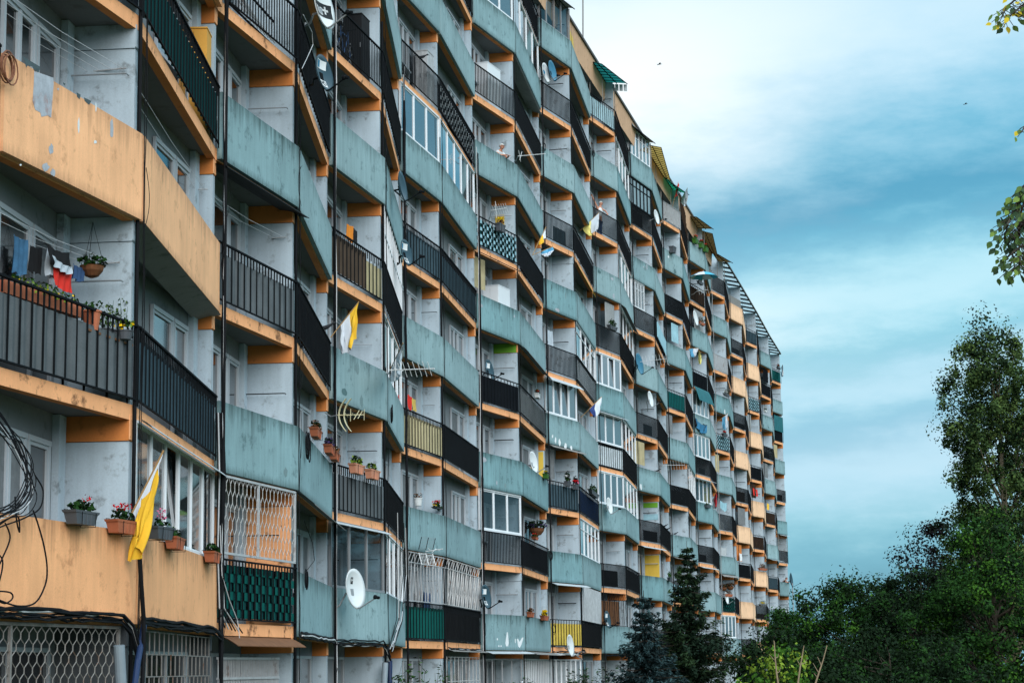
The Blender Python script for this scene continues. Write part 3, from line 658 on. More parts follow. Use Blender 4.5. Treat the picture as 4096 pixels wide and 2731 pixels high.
canopy(12, 10, 'canopy_teal', .0, 1.0, 2.55, 2.38, .62, True, 'plate_white'); canopy(10, 10, 'plate_white', 0, 1, 2.6, 2.45, .2, False); canopy(14, 10, 'plate_grey', .0, 1.02, 2.6, 2.45, .22, False)
canopy(15, 10, 'canopy_wood', .0, 1., 2.45, 2.2, .55); canopy(16, 10, 'canopy_green', .0, 1., 2.5, 2.1, .55); canopy(18, 10, 'canopy_brown', .0, 1.05, 2.6, 2.5, .6); canopy(19, 10, 'canopy_brown', .0, 1.0, 2.5, 2.2, .55); canopy(20, 10, 'canopy_brown', .0, 1.0, 2.6, 2.4, .6)
g = G(); f = FC[11]; g.box(f.p(f.L*.25, -.3, 10*FH+1.75), f.D3*f.L*.55, f.N3*.04, f.U3*.45, 'yellow_paint'); fix('wind_board', g)
g = G(); f = FC[17]; corr(g, f, .1, f.L-.1, 10*FH+1.0, 10*FH+2.3, -.06, 'brown_sheet', .5, .05); fix('balcony_screen', g)
g = G(); f = FC[22]; g.box(f.p(.1, -.12, 10*FH+1.03), f.D3*(f.L-.2), f.N3*.03, f.U3*.62, 'plate_grey'); fix('wind_board', g)
g = G(); f = FC[15]; corr(g, f, .3, f.L-.3, 7*FH+.1, 7*FH+.95, .02, 'lightblue_sheet', .4, .05); fix('balcony_screen', g)
g = G(); f = FC[28]; corr(g, f, .1, f.L-.1, 8*FH+.9, 8*FH+2.3, .0, 'tarp_teal', .5, .05); fix('balcony_screen', g)
g = G(); f = FC[20]; corr(g, f, .1, f.L-.1, FH+1.05, FH+2.5, -.2, 'ink_white', .35, .06); fix('balcony_screen', g)
# lime painted beam, yellow panels on partitions
def facepaint(i, n, m, z0, z1, t0=.05, t1=.95):
    v = V[i+1]; wv = Wl[i+1]; dv = v-wv; ln = dv.length-.13; dv.normalize(); tt = Vector((dv.y, -dv.x))
    if tt.dot(FC[i].d) > 0: tt = -tt
    D = Vector((dv.x, dv.y, 0)); T = Vector((tt.x, tt.y, 0)); o = Vector((wv.x, wv.y, n*FH)) + T*.096
    g = G(); g.box(o + D*ln*t0 + Vector((0, 0, z0)), D*ln*(t1-t0), T*-.022, Vector((0, 0, z1-z0)), m); fix('painted_panel', g)
facepaint(8, 4, 'lime_paint', FH-.49, FH-.155, .02, .985); facepaint(2, 1, 'orange_edge', .02, 2.24, .0, 1.0); facepaint(9, 3, 'yellow_paint', .2, 2.2, .1, .9); facepaint(14, 2, 'yellow_paint', 1.0, 2.2, .05, .95); facepaint(14, 3, 'lime_paint', 1.95, 2.2); facepaint(8, 6, 'yellow_paint', 1.1, 1.9, .25, .6)
facepaint(18, 4, 'yellow_paint', .9, 2.2, .5, .95); facepaint(14, 3, 'lightblue_sheet', 1.3, 1.6)
# peeled paint on the near orange parapet and white runs on a teal one
def patch(i, pts, m, out=.003, par=None):
    f = FC[i]; c = [onface(i, x, y, 0) for x, y in pts]; g = G(); g.face([f.p(s, out, z) for s, z in c], m)
    n = G(); 
    return g
def ragged(cx, cy, rx, ry, k=11, seed=0):
    r = random.Random(seed); return [(cx+rx*(.65+.45*r.random())*math.cos(-2*PI*j/k), cy-ry*(.65+.45*r.random())*math.sin(-2*PI*j/k)*-1) for j in range(k)]
def patches(i, lst, m):
    for pts in lst:
        q = patch(i, pts, m); g = G(); g.face([Vector(q.v[k]) for k in q.f[0]], m); fix('peeled_paint', g)
patches(0, [[(136, 285), (150, 290), (213, 312), (214, 340), (209, 400), (204, 472), (190, 462), (165, 468), (160, 450), (140, 440), (130, 405), (134, 340)],
            ragged(204, 597, 10, 24, 12, 1), ragged(182, 668, 16, 18, 10, 2), ragged(212, 690, 11, 17, 10, 3), ragged(446, 515, 8, 50, 10, 9), ragged(232, 357, 5, 6, 8, 8)], 'patch_grey')
patches(0, [[(88, 225), (100, 232), (160, 268), (158, 282), (146, 278), (140, 290), (128, 268), (110, 262), (104, 272), (98, 246)], [(305, 370), (322, 380), (318, 398), (308, 388)], [(335, 390), (365, 405), (356, 420), (346, 412), (338, 404)], [(250, 330), (262, 336), (256, 345)], ragged(150, 283, 8, 8, 9, 4)], 'patch_dark')
patches(0, [ragged(314, 505, 4, 36, 10, 5), ragged(383, 430, 3, 20, 10, 6), ragged(380, 568, 8, 8, 9, 7), ragged(82, 660, 5, 5, 9, 8)], 'patch_white')
patches(8, [[(2027, 2527), (2031, 2527), (2035, 2570), (2032, 2583), (2024, 2583), (2021, 2570)], [(2067, 2553), (2072, 2553), (2078, 2565), (2088, 2548), (2094, 2548), (2086, 2576), (2078, 2590), (2072, 2582)], ragged(1989, 2555, 3, 6, 8, 1), ragged(1995, 2582, 3, 4, 8, 2), ragged(2004, 2582, 3, 4, 8, 3), ragged(2061, 2562, 2, 12, 8, 4)], 'patch_white')
patches(10, [ragged(2222, 1760, 4, 14, 9, 1), ragged(2238, 1768, 5, 16, 9, 2), ragged(2262, 1782, 6, 14, 9, 3), ragged(2285, 1790, 5, 10, 9, 4), ragged(2210, 1745, 3, 8, 9, 5)], 'patch_white')

# ------------------------------------------------------------------ cables, pipes and hoses
ORD = ['first', 'second', 'third', 'fourth', 'fifth', 'sixth', 'seventh', 'eighth', 'ninth', 'tenth', 'eleventh', 'twelfth', 'thirteenth', 'fourteenth', 'fifteenth']
for i in range(1, 28):
    rnd = random.Random(i*3); cc = i % 2 == 0; t = V[min(i+1, 29)]-V[i-1]; nn = perp(t); td = t.normalized()
    ns = (6 if i < 9 else 4) if cc else (3 if i < 9 else 2)
    if i > 18: ns = 2
    g = G(); h1 = 29.6 if i > 8 else 20
    for s in range(ns):
        off = (rnd.uniform(-.07, .07) if cc else rnd.uniform(-.05, .05)); ou = (-.062 if s == 0 else .004+rnd.uniform(0, .02)) if not cc else .03+rnd.uniform(0, .06)
        r = rnd.choice((.008, .011, .014)) if s else (.030 if i < 9 else .024)
        m = 'cable_black' if s == 0 or rnd.random() < .78 else 'cable_white'
        if not cc: m = 'cable_black'; r = r if s == 0 else .007
        if i == 2 and s == 1: m = 'cable_white'
        path = []; z = .2
        while z < h1:
            q = V[i] + td*(off + rnd.uniform(-.02, .02)*(s > 0)) + nn*(ou + rnd.uniform(-.01, .02)*(s > 0)); path.append((q.x, q.y, z)); z += rnd.uniform(.5, 1.1) if s else 2.6
        g.tube(path, r, m, 5 if i < 9 else 4)
        if s and i < 12 and rnd.random() < .8:                           # a slack loop hanging off the bundle
            for rep in range(2):
                z0 = rnd.uniform(1.5, h1-3); hh = rnd.uniform(.5, 1.3); ww = rnd.uniform(.08, .35) * rnd.choice((-1, 1))
                g.tube([V3 for V3 in [Vector((*(V[i] + td*(off+ww*math.sin(PI*q/10)) + nn*(ou+.03)), z0+hh*q/10)) for q in range(11)]], .006, 'cable_black', 4)
    o = g.build('cable_bundle'); k = i//2 if cc else (i-1)//2
    tag(o, '%s down the %s %s corner of the facade from the left' % ('thick black cable tangle' if cc and i < 9 else 'black pipe' if not cc and i < 9 else 'dark cable bundle' if cc else 'dark conduit', ORD[k if not cc else k-1], 'inward' if cc else 'outward'), 'cables', 'cables running down the facade')
def sagbundle(i, a, b, n, z0, seed, label, ends=.0, out=.03):
    f = FC[i]; g = G(); rnd = random.Random(seed)
    for s in range(n):
        dz = rnd.uniform(-.07, .05); ou = out + rnd.uniform(0, .05); path = []
        K = 14
        for j in range(K+1):
            x = f.L*(a+(b-a)*j/K); path.append(f.p(x, ou + rnd.uniform(-.01, .02), z0+dz+rnd.uniform(-.022, .022) - ends*max(0, (j/K-.85)/.15)**2))
        g.tube(path, rnd.choice((.012, .018, .022)), 'cable_black' if rnd.random() < .85 else 'cable_white', 5)
    tag(g.build('cable_bundle'), label, 'cables', 'cables strung along the first floor')
sagbundle(0, -.05, 1.0, 8, FH-.13, 1, 'sagging black cables along the foot of the near orange parapet', .55)
sagbundle(1, .02, 1.0, 8, FH-.16, 2, 'lumpy black cables under the orange parapet with the glazed balcony', .1)
sagbundle(3, .0, 1.0, 6, FH-.17, 3, 'black cables under the teal parapet beside the woven green railing', .0)
sagbundle(4, .0, 1.0, 6, FH-.19, 4, 'black cables under the teal parapet behind the large white dish', .35)
sagbundle(7, .0, 1.0, 5, FH-.22, 5, 'black cables below the black boarded railing above the rusty grid', .1)
sagbundle(10, .0, 1.0, 6, FH-.22, 6, 'black cables below the yellow covered railing', .0)
sagbundle(12, .0, 1.0, 4, FH-.25, 7, 'cables under the teal parapet behind the blue spruce', .0)
def tubeT(name, label, cat, pts, r, m, n=8, group=None):
    g = G(); g.tube(pts, r, m, n); return tag(g.build(name), label, cat, group)
def coil(i, px, py, rad, n, label, m='cable_black', out=.05, seed=0):
    f = FC[i]; s, z = onface(i, px, py, out); rnd = random.Random(seed); g = G()
    for k in range(n):
        dx, dz, rr = rnd.uniform(-.25, .25)*rad, rnd.uniform(-.25, .25)*rad, rad*rnd.uniform(.85, 1.1)
        g.tube([f.p(s+dx+rr*math.cos(2*PI*q/16), out+k*.012, z+dz+rr*math.sin(2*PI*q/16)*1.15) for q in range(17)], .010, m, 5, True, False)
    tag(g.build('cable_coil'), label, 'cable coil', 'coils of spare cable hung on the facade')
coil(3, 1228, 1787, .22, 5, 'coil of black cable hung on teal parapet below the red flower boxes', seed=1)
coil(3, 1222, 2318, .15, 4, 'tight coil of black cable low on the teal parapet right of the green woven railing', seed=2)
coil(0, 26, 278, .16, 5, 'loose coil of brown cable at the left end of the peeling orange parapet', 'cable_brown', seed=3)
coil(5, 1565, 1655, .18, 3, 'small coil of black cable at the outward corner beside the white antenna', seed=4)
coil(10, 2202, 2222, .15, 3, 'round black cable coil on teal parapet below the white glazed balcony', seed=5)
coil(10, 2215, 2515, .15, 3, 'black cable coil at the left end of the yellow railing', seed=6)
coil(10, 2178, 588, .14, 3, 'cable coil on the pale teal parapet right of the white antenna', seed=7)
coil(12, 2372, 612, .14, 3, 'cable coil high on teal parapet under the frosted balcony', seed=8)
# free hanging loops at the left edge
g = G(); rnd = random.Random(11); f = FC[0]
def loop(pts, r=.010, m='cable_black', out=.25):
    P_ = [Vector(at(0, x, y, out + .02*k)) for k, (x, y) in enumerate(pts)]; path = []
    for k in range(len(P_)-1):
        p0, p1, p2, p3 = P_[max(k-1, 0)], P_[k], P_[k+1], P_[min(k+2, len(P_)-1)]
        for q in range(6):
            t = q/6; path.append(.5*((2*p1)+(p2-p0)*t+(2*p0-5*p1+4*p2-p3)*t*t+(3*p1-p0-3*p2+p3)*t**3))
    path.append(P_[-1]); g.tube(path, r, m, 5)
for k in range(13):
    j = rnd.uniform(-45, 45); j2 = rnd.uniform(-60, 50)
    loop([(-40, 1640+j), (30, 1730+j), (90, 1830+j2), (125+j*.5, 1930+j2), (95+j2*.4, 2010+j), (30, 2050+j2*.5), (-40, 2075+j)], .0065, 'cable_black' if k != 4 else 'cable_white')
loop([(140, 1900), (172, 1960), (160, 2030), (100, 2070), (20, 2100), (-30, 2120)]); loop([(60, 1985), (66, 2080), (78, 2128), (66, 2060), (-20, 2110)])
loop([(132, 2040), (150, 2090), (175, 2180), (188, 2270), (180, 2340), (140, 2410), (70, 2422), (0, 2400)], .011); loop([(-30, 2200), (10, 2240), (-5, 2330), (-30, 2370)]); loop([(-20, 2362), (40, 2368), (50, 2392), (20, 2412), (-10, 2400)]); loop([(20, 2090), (40, 2150), (10, 2230), (-20, 2290)])
tag(g.build('cable_tangle'), 'wild tangle of loose black cables hanging off the wall at the left edge', 'cables')
tubeT('service_pipe', 'stout pale grey pipe rising beside the hexagonal window grille', 'pipe', [at(0, 492, 2900, .02), at(0, 476, 2580, .02)], .075, 'pipe_grey', 14)
tubeT('service_pipe', 'pale grey pipe with cables entering it below the orange beam near the shrub', 'pipe', [at(4, 1528, 2900, .02), at(4, 1541, 2650, .02)], .075, 'pipe_grey', 14)
tubeT('corrugated_hose', 'dark blue ribbed hose hanging behind the black cable at the orange corner', 'hose', [at(1, 548, 2950, .08), at(1, 540, 2731, .08), at(1, 552, 2640, .08), at(1, 568, 2550, .08), at(1, 575, 2500, .08)], .042, 'hose_blue', 10)
tubeT('drop_cable', 'thick black cable slanting down from the yellow flag across the orange corner', 'cable', [at(1, 556, 2180, .10), at(1, 564, 2320, .11), at(1, 575, 2480, .12), at(1, 575, 2600, .12), at(1, 562, 2950, .12)], .03, 'cable_black', 8)
tubeT('service_pipe', 'dark blue pipe beside the ground floor beam near the shrub', 'pipe', [at(4, 1557, 2900, -.05), at(4, 1560, 2640, -.05)], .06, 'hose_blue', 10)
g = G()
for k, (x0, x1) in enumerate(((1590, 1570), (1600, 1565), (1615, 1575), (1622, 1560), (1585, 1555), (1608, 1550), (1598, 1570), (1618, 1566))):
    g.tube([at(5, x0, 2050+k*20, .15), at(5, x0+4, 2300, .14), at(5, (x0+x1)/2+15, 2480, .13), at(5, x1, 2585+k*3, .12)], .010, 'cable_black' if k % 3 else 'cable_white', 5)
tag(g.build('cable_fan'), 'fan of black cables gathering to the corner right of the large white dish', 'cables')
g = G(); 
for k in range(6): g.tube([at(2, 868+k*5, 1650, .06), at(2, 872+k*6, 1900, .06), at(2, 866+k*5, 2200, .07), at(2, 872+k*6, 2430, .06), at(2, 900+k*14, 2510+k*4, .05)], .012, 'cable_black' if k % 3 != 1 else 'cable_white', 5)
tag(g.build('cable_bundle'), 'loose extra cables bunched left of the white hexagon grille', 'cables', 'cables running down the facade')
tubeT('loose_cable', 'white cable curving over the green woven railing', 'cable', [at(2, 880, 2100, .1), at(2, 888, 2300, .1), at(2, 918, 2400, .1), at(2, 950, 2480, .1), at(2, 958, 2550, .1)], .008, 'cable_white', 5)
tubeT('loose_cable', 'white cable looping over the black netted railing below the top left dish', 'cable', [at(3, 1213, 60, .12), at(3, 1248, 130, .14), at(3, 1252, 180, .14), at(3, 1225, 240, .12), at(3, 1208, 275, .1)], .008, 'cable_white', 5)
tubeT('loose_cable', 'thin black cable loop under the curved plate left of the dark glazed balcony', 'cable', [at(3, 1216, 2080, .08), at(3, 1250, 2170, .1), at(3, 1258, 2240, .1), at(3, 1220, 2290, .08)], .007, 'cable_black', 5)

for i, n, u, v, zt, m in ((8, 5, .0, .3, 1.3, 'beige_sheet'), (10, 3, .0, .35, 1.2, 'curtain_dim'), (12, 6, .55, .95, 1.1, 'pale_sheet'), (14, 4, .1, .5, 1.2, 'beige_sheet'), (16, 5, .0, .4, 1.3, 'curtain_dim'), (18, 8, .4, 1., 1.1, 'pale_sheet'), (20, 5, .0, .35, 1.2, 'beige_sheet'), (22, 4, .3, .9, 1.15, 'curtain_dim'), (22, 3, .0, .5, 1.2, 'orange_beam'), (24, 5, .2, .6, 1.3, 'brown_sheet'), (24, 7, .0, .4, 1.2, 'pale_sheet'), (26, 6, .1, .6, 1.2, 'curtain_dim'), (26, 9, .5, 1., 1.3, 'dark_cloth'), (28, 7, .1, .5, 1.2, 'beige_sheet'), (16, 7, .5, .9, 1.3, 'lightblue_sheet')):
    f = FC[i]; g = G(); corr(g, f, f.L*(u*.9+.04), f.L*(v*.9+.04), n*FH+zt, n*FH+2.42, -.22, m, .35, .05, .03, i+n); fix('sun_blind', g)

# repainted or bare patches on some teal parapets
rnd = random.Random(404)
for i, n in ((2, 2), (4, 3), (6, 4), (8, 5), (8, 3), (10, 8), (10, 6), (12, 7), (12, 9), (14, 8), (14, 4), (16, 5), (18, 8), (16, 9), (7, 4), (9, 7), (20, 7), (26, 6), (26, 8)):
    f = FC[i]
    for q in range(rnd.choice((1, 2, 3))):
        x = rnd.uniform(.3, f.L-.5); zc = n*FH + rnd.choice((rnd.uniform(-.1, .1), rnd.uniform(.6, .9))); w_, h = rnd.uniform(.06, .30), rnd.uniform(.05, .22); k = 11
        g = G(); g.face([f.p(x+w_*(.6+.4*rnd.random())*math.cos(2*PI*t/k), .003, zc+h*(.6+.4*rnd.random())*math.sin(2*PI*t/k)) for t in range(k)], rnd.choice(('teal_pale', 'patch_grey', 'teal_deep', 'patch_white' if q else 'teal_pale'))); fix('peeled_paint', g)
# ------------------------------------------------------------------ trees and shrubs
import numpy as np
for n_, c_ in dict(leaf_poplar=(.046, .084, .026), leaf_poplar_light=(.085, .135, .036), leaf_dark=(.008, .020, .008), leaf_mid=(.015, .050, .010), leaf_bright=(.040, .112, .013), leaf_purple=(.013, .010, .012),
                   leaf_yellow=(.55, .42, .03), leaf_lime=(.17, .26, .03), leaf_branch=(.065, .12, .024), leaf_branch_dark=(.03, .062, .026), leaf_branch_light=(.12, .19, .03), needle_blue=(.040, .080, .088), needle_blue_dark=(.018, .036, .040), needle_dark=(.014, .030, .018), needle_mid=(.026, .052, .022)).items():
    mat(n_, c_, .8, .18, 1.2, .12, spec=.08 if 'branch' not in n_ else .3)
mat('bark', (.05, .04, .03), .95, .25, 8, .2); mat('bark_pale', (.20, .17, .12), .9, .25, 8, .2); mat('twig', (.26, .20, .13), .9, .2, 8, .1)

def leafmesh(name, cen, nrm, tan, ln, wd, mids, mats, parent, fold=.18):
    """many small four-sided leaves: centre, normal, long axis, length, width"""
    n = len(cen); nrm = nrm/np.linalg.norm(nrm, axis=1, keepdims=True); tan = tan - nrm*np.sum(tan*nrm, 1, keepdims=True); tan /= (np.linalg.norm(tan, axis=1, keepdims=True)+1e-9)
    bi = np.cross(nrm, tan); q = parent; o0 = np.zeros(3)
    while q is not None: o0 += np.array(q.location); q = q.parent
    c = cen - o0; ln = ln[:, None]; wd = wd[:, None]
    v = np.empty((n, 4, 3)); v[:, 0] = c - tan*ln*.5; v[:, 1] = c + bi*wd*.5 - tan*ln*.08 - nrm*wd*fold; v[:, 2] = c + tan*ln*.5 - nrm*ln*.12; v[:, 3] = c - bi*wd*.5 - tan*ln*.08 - nrm*wd*fold
    me = bpy.data.meshes.new(name); me.vertices.add(4*n); me.vertices.foreach_set('co', v.reshape(-1))
    me.loops.add(4*n); me.loops.foreach_set('vertex_index', np.arange(4*n, dtype=np.int32)); me.polygons.add(n)
    me.polygons.foreach_set('loop_start', np.arange(0, 4*n, 4, dtype=np.int32)); me.polygons.foreach_set('loop_total', np.full(n, 4, np.int32))
    for m in mats: me.materials.append(MATS[m])
    me.polygons.foreach_set('material_index', np.asarray(mids, np.int32)); me.update(calc_edges=True)
    o = bpy.data.objects.new(name, me); COL.objects.link(o); o.parent = parent; return o
def crown(rg, clumps, per, crad, size, mats, weights, parent, name='crown', flat=.7, up=.35, droop=0.0):
    """clumps: array (k,4) of x,y,z,radius; leaves gather in each clump, clump keeps one dominant tint"""
    k = len(clumps); idx = np.repeat(np.arange(k), per); n = len(idx)
    d = rg.normal(size=(n, 3)); d /= np.linalg.norm(d, axis=1, keepdims=True); d *= (rg.random(n)**.6*.92)[:, None]; d[:, 2] *= flat
    cen = clumps[idx, :3] + d*(clumps[idx, 3]*crad)[:, None]
    nrm = rg.normal(size=(n, 3))*.55 + d*2.0; nrm[:, 2] += up
    tan = rg.normal(size=(n, 3)); tan[:, 2] -= droop
    ln = size*(.65+.7*rg.random(n)); wd = ln*(.55+.25*rg.random(n))
    base = rg.choice(len(mats), size=k, p=weights); mids = np.where(rg.random(n) < .68, base[idx], rg.choice(len(mats), size=n, p=weights))
    return leafmesh(name, cen, nrm, tan, ln, wd, mids, mats, parent)
def limbs(root, rg, base, top, r0, tips, m, name='trunk', lean=None):
    g = G(); base = Vector(base); top = Vector(top); P_ = [base + (top-base)*t + Vector((rg.normal()*.04, rg.normal()*.04, 0))*(top-base).length*.12*(0 < t < 1) for t in np.linspace(0, 1, 7)]
    g.tube(P_, [r0*(1-.85*t) for t in np.linspace(0, 1, 7)], m, 8)
    H = (top-base).length
    for tp in tips:
        tp = Vector(tp); hz = max(.12, min(.95, (tp.z-base.z)/H - .22)); k = hz*6; a = P_[int(k)].lerp(P_[min(6, int(k)+1)], k-int(k)); mid = a.lerp(tp, .5) + Vector((0, 0, -.06*(tp-a).length))
        g.tube([a, mid, tp], [r0*(1-.85*hz)*.45, r0*.22*(1-.5*hz), r0*.05], m, 5)
    return g.build(name, root)
def tree(name, label, base, H, r0, env, nclump, per, crad, size, mats, weights, seed, group=None, bark='bark', cat='tree', inner=.35, flat=.75, droop=0.):
    """env: list of (height fraction, radius); clumps are spread through the envelope, denser near its skin"""
    rg = np.random.default_rng(seed); base = Vector(base); root = empty(name, base, label, cat, group)
    hs = np.array([e[0] for e in env]); rs = np.array([e[1] for e in env]); w_ = rs/rs.sum()
    h = rg.choice(200, size=nclump, p=(lambda q: q/q.sum())(np.interp(np.linspace(hs[0], hs[-1], 200), hs, rs)+.03)); h = np.linspace(hs[0], hs[-1], 200)[h]
    a = rg.random(nclump)*2*PI; rad = np.interp(h, hs, rs)*(inner + (1-inner)*rg.random(nclump)**.6)*(1 + .16*np.sin(a*3+h*9+seed) + .10*np.sin(a*5-h*17))
    cl = np.stack([base.x + rad*np.cos(a), base.y + rad*np.sin(a), base.z + h*H + rg.normal(size=nclump)*.15, .45+.95*rg.random(nclump)**1.5], 1)
    crown(rg, cl, per, crad, size, mats, weights, root, flat=flat, droop=droop)
    tips = cl[rg.choice(nclump, size=min(60, nclump), replace=False), :3]
    limbs(root, rg, base, base + Vector((0, 0, H*.93)), r0, tips, bark)
    return root

# poplar at the right edge
b = atY(4048, 2680, 75); tree('poplar_tree', 'tall narrow poplar rising above the other trees at right', (b.x, b.y, 0), 14.7, .20,
    [(.22, 2.0), (.34, 2.1), (.42, 2.1), (.52, 1.75), (.6, 2.05), (.72, 2.05), (.84, 1.85), (.91, 1.5), (.96, 1.05), (1.0, .5)], 520, 150, .62, .11, ['leaf_poplar', 'leaf_poplar_light', 'leaf_dark'], [.5, .2, .3], 3, 'trees on the right', 'bark_pale', flat=1.1, inner=.2)
b = atY(3930, 2680, 84); tree('purple_leaf_tree', 'dark purple-leaved tree at the foot of the poplar', (b.x, b.y, 0), 8.3, .2, [(.1, 2.2), (.4, 3.0), (.7, 2.9), (.9, 2.0), (1, .8)], 150, 200, 1.0, .115, ['leaf_purple', 'leaf_dark'], [.75, .25], 5, 'trees on the right')
b = atY(3990, 2680, 60); tree('leafy_tree', 'bright green bushy tree in the right corner below the poplar', (b.x, b.y, 0), 6.2, .2, [(.05, 2.3), (.35, 2.7), (.6, 2.35), (.8, 1.7), (.93, 1.0), (1, .4)], 210, 230, .78, .095, ['leaf_mid', 'leaf_bright', 'leaf_dark'], [.5, .2, .3], 8, 'trees on the right')
b = atY(3700, 2680, 66); tree('leafy_tree', 'dark green tree between the poplar and the lower left tree', (b.x, b.y, 0), 4.9, .18, [(.05, 1.8), (.4, 2.2), (.7, 1.9), (.9, 1.1), (1, .5)], 150, 220, .8, .10, ['leaf_dark', 'leaf_mid', 'leaf_purple'], [.6, .25, .15], 9, 'trees on the right')
b = atY(3450, 2680, 78); tree('leafy_tree', 'rounded dark green tree right of the end of the block', (b.x, b.y, 0), 5.05, .18, [(.05, 2.5), (.4, 2.8), (.7, 2.45), (.88, 1.8), (1, .85)], 260, 210, .85, .11, ['leaf_mid', 'leaf_dark', 'leaf_bright'], [.45, .45, .10], 10, 'trees on the right')
b = atY(3590, 2680, 88); tree('purple_leaf_tree', 'low dark purplish tree behind the rounded green tree', (b.x, b.y, 0), 5.0, .18, [(.1, 2.0), (.5, 2.4), (.8, 1.9), (1, .7)], 110, 180, .95, .12, ['leaf_purple', 'leaf_dark'], [.7, .3], 12, 'trees on the right')
b = atY(3165, 2680, 95); tree('leafy_tree', 'small bright green tree against the far end of the block', (b.x, b.y, 0), 4.4, .15, [(.1, 1.3), (.5, 1.6), (.8, 1.2), (1, .4)], 100, 170, .9, .12, ['leaf_mid', 'leaf_bright'], [.6, .4], 13, 'trees on the right')
b = atY(3085, 2680, 62); tree('leafy_shrub', 'dark bushy shrub hiding the foot of the block', (b.x, b.y, 0), 2.75, .1, [(.05, 1.2), (.4, 1.5), (.75, 1.2), (1, .4)], 100, 170, .75, .09, ['leaf_dark', 'leaf_mid'], [.7, .3], 14, None, 'bark', 'shrub')
b = atY(3560, 2680, 48); tree('leafy_shrub', 'wide dark shrub in front of the trees at the bottom right', (b.x, b.y, 0), 2.3, .1, [(.05, 2.6), (.5, 3.0), (.8, 2.4), (1, 1.1)], 170, 180, .75, .085, ['leaf_dark', 'leaf_mid'], [.8, .2], 15, None, 'bark', 'shrub')
b = atY(3115, 2700, 34); tree('leafy_shrub', 'yellow green bush with small bright leaves at the bottom edge', (b.x, b.y, 0), 2.02, .06, [(.1, .45), (.5, .68), (.8, .58), (1, .25)], 110, 60, .38, .075, ['leaf_lime', 'leaf_bright', 'leaf_mid'], [.45, .35, .20], 16, None, 'bark', 'shrub', inner=.5)

# bare saplings in front of the bush
def sapling(pts, forks, label):
    p = [atY(x, y, 32) for x, y in pts]; g0 = Vector((p[0].x, p[0].y, 0)); root = empty('bare_sapling', g0, label, 'sapling', 'bare saplings at the bottom right')
    g = G(); g.tube([g0] + p, [.02] + [.016*(1-.75*k/len(p)) for k in range(len(p))], 'twig', 6); g.build('stem', root)
    g = G()
    for a, c in forks: g.tube([atY(*a, 32), atY((a[0]+c[0])/2+3, (a[1]+c[1])/2+6, 32.02), atY(*c, 32.05)], [.008, .006, .003], 'twig', 5)
    g.build('twigs', root)
sapling([(3112, 2731), (3106, 2690), (3100, 2625), (3097, 2570), (3095, 2560)], [((3103, 2640), (3077, 2615)), ((3101, 2630), (3115, 2612)), ((3107, 2690), (3122, 2668))], 'bare sapling rising left of the yellow green bush')
sapling([(3192, 2731), (3200, 2670), (3208, 2625), (3216, 2580)], [((3203, 2655), (3228, 2635)), ((3201, 2660), (3186, 2632))], 'thin bare sapling at the right of the yellow green bush')
sapling([(3262, 2731), (3275, 2690), (3292, 2640), (3308, 2580)], [((3275, 2690), (3252, 2650)), ((3285, 2660), (3270, 2625)), ((3270, 2705), (3256, 2690))], 'forked bare sapling standing right of the yellow green bush')

# spruces
def spruce(label, base, H, rmax, seed, mats, w_, tiers, per, nl, group='spruces in front of the block', droop=.35, zmin=.0):
    rg = np.random.default_rng(seed); base = Vector(base); root = empty('spruce_tree', base, label, 'spruce', group); g = G()
    g.tube([base, base + Vector((0, 0, H))], [.012*H, .006], 'bark', 7); C_, N_, T_, M_ = [], [], [], []
    for t in range(tiers):
        fr = (t+.3*rg.random())/tiers; z = H*(zmin + (1-zmin)*fr*.985); R_ = rmax*(1-fr)**.85*(.62+.6*rg.random())+.05
        nb = int(7+6*(1-fr)); a0 = rg.random()*6
        for b_ in range(nb):
            a = a0 + 2*PI*b_/nb + rg.normal()*.2; r = R_*(.5+.65*rg.random()); dir_ = np.array([math.cos(a), math.sin(a), 0]); side = np.array([-math.sin(a), math.cos(a), 0])
            g.tube([base + Vector((0, 0, z)), base + Vector((dir_[0]*r*.5, dir_[1]*r*.5, z - droop*r*.25)), base + Vector((dir_[0]*r, dir_[1]*r, z - droop*r*.3 + .05))], [.012, .008, .004], 'bark', 4)
            m = max(6, int(per*r/rmax + 8)); u = rg.random(m)**.85; c = np.array(base)[None] + dir_[None]*(r*u)[:, None] + side[None]*(rg.normal(size=m)*.12*r*(1.2-u))[:, None]
            c[:, 2] += z - droop*r*.75*np.sin(u*PI*.62) + .22*r*u*u*(fr+.2) - rg.random(m)*.16*(.3+r) + .05*u
            tn = dir_[None]*.9 + side[None]*(rg.normal(size=m)*.8)[:, None]; tn[:, 2] -= .25 + .5*rg.random(m)
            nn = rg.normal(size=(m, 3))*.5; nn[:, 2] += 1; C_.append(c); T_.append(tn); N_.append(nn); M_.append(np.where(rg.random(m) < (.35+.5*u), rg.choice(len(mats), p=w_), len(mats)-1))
    c = np.concatenate(C_); n = len(c); ln = nl*(.6+.8*rg.random(n))
    leafmesh('crown', c, np.concatenate(N_), np.concatenate(T_), ln, ln*.30, np.concatenate(M_), mats, root, .05); g.build('trunk', root)
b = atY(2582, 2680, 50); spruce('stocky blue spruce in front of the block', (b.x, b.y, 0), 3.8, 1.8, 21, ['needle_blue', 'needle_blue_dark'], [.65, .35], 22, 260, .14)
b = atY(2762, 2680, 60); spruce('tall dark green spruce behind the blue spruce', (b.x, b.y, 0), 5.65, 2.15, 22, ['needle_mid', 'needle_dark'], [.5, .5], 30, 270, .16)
b = atY(2700, 2680, 72); spruce('dark spruce half hidden between the two nearer spruces', (b.x, b.y, 0), 3.6, 1.9, 23, ['needle_mid', 'needle_dark'], [.3, .7], 20, 200, .17)

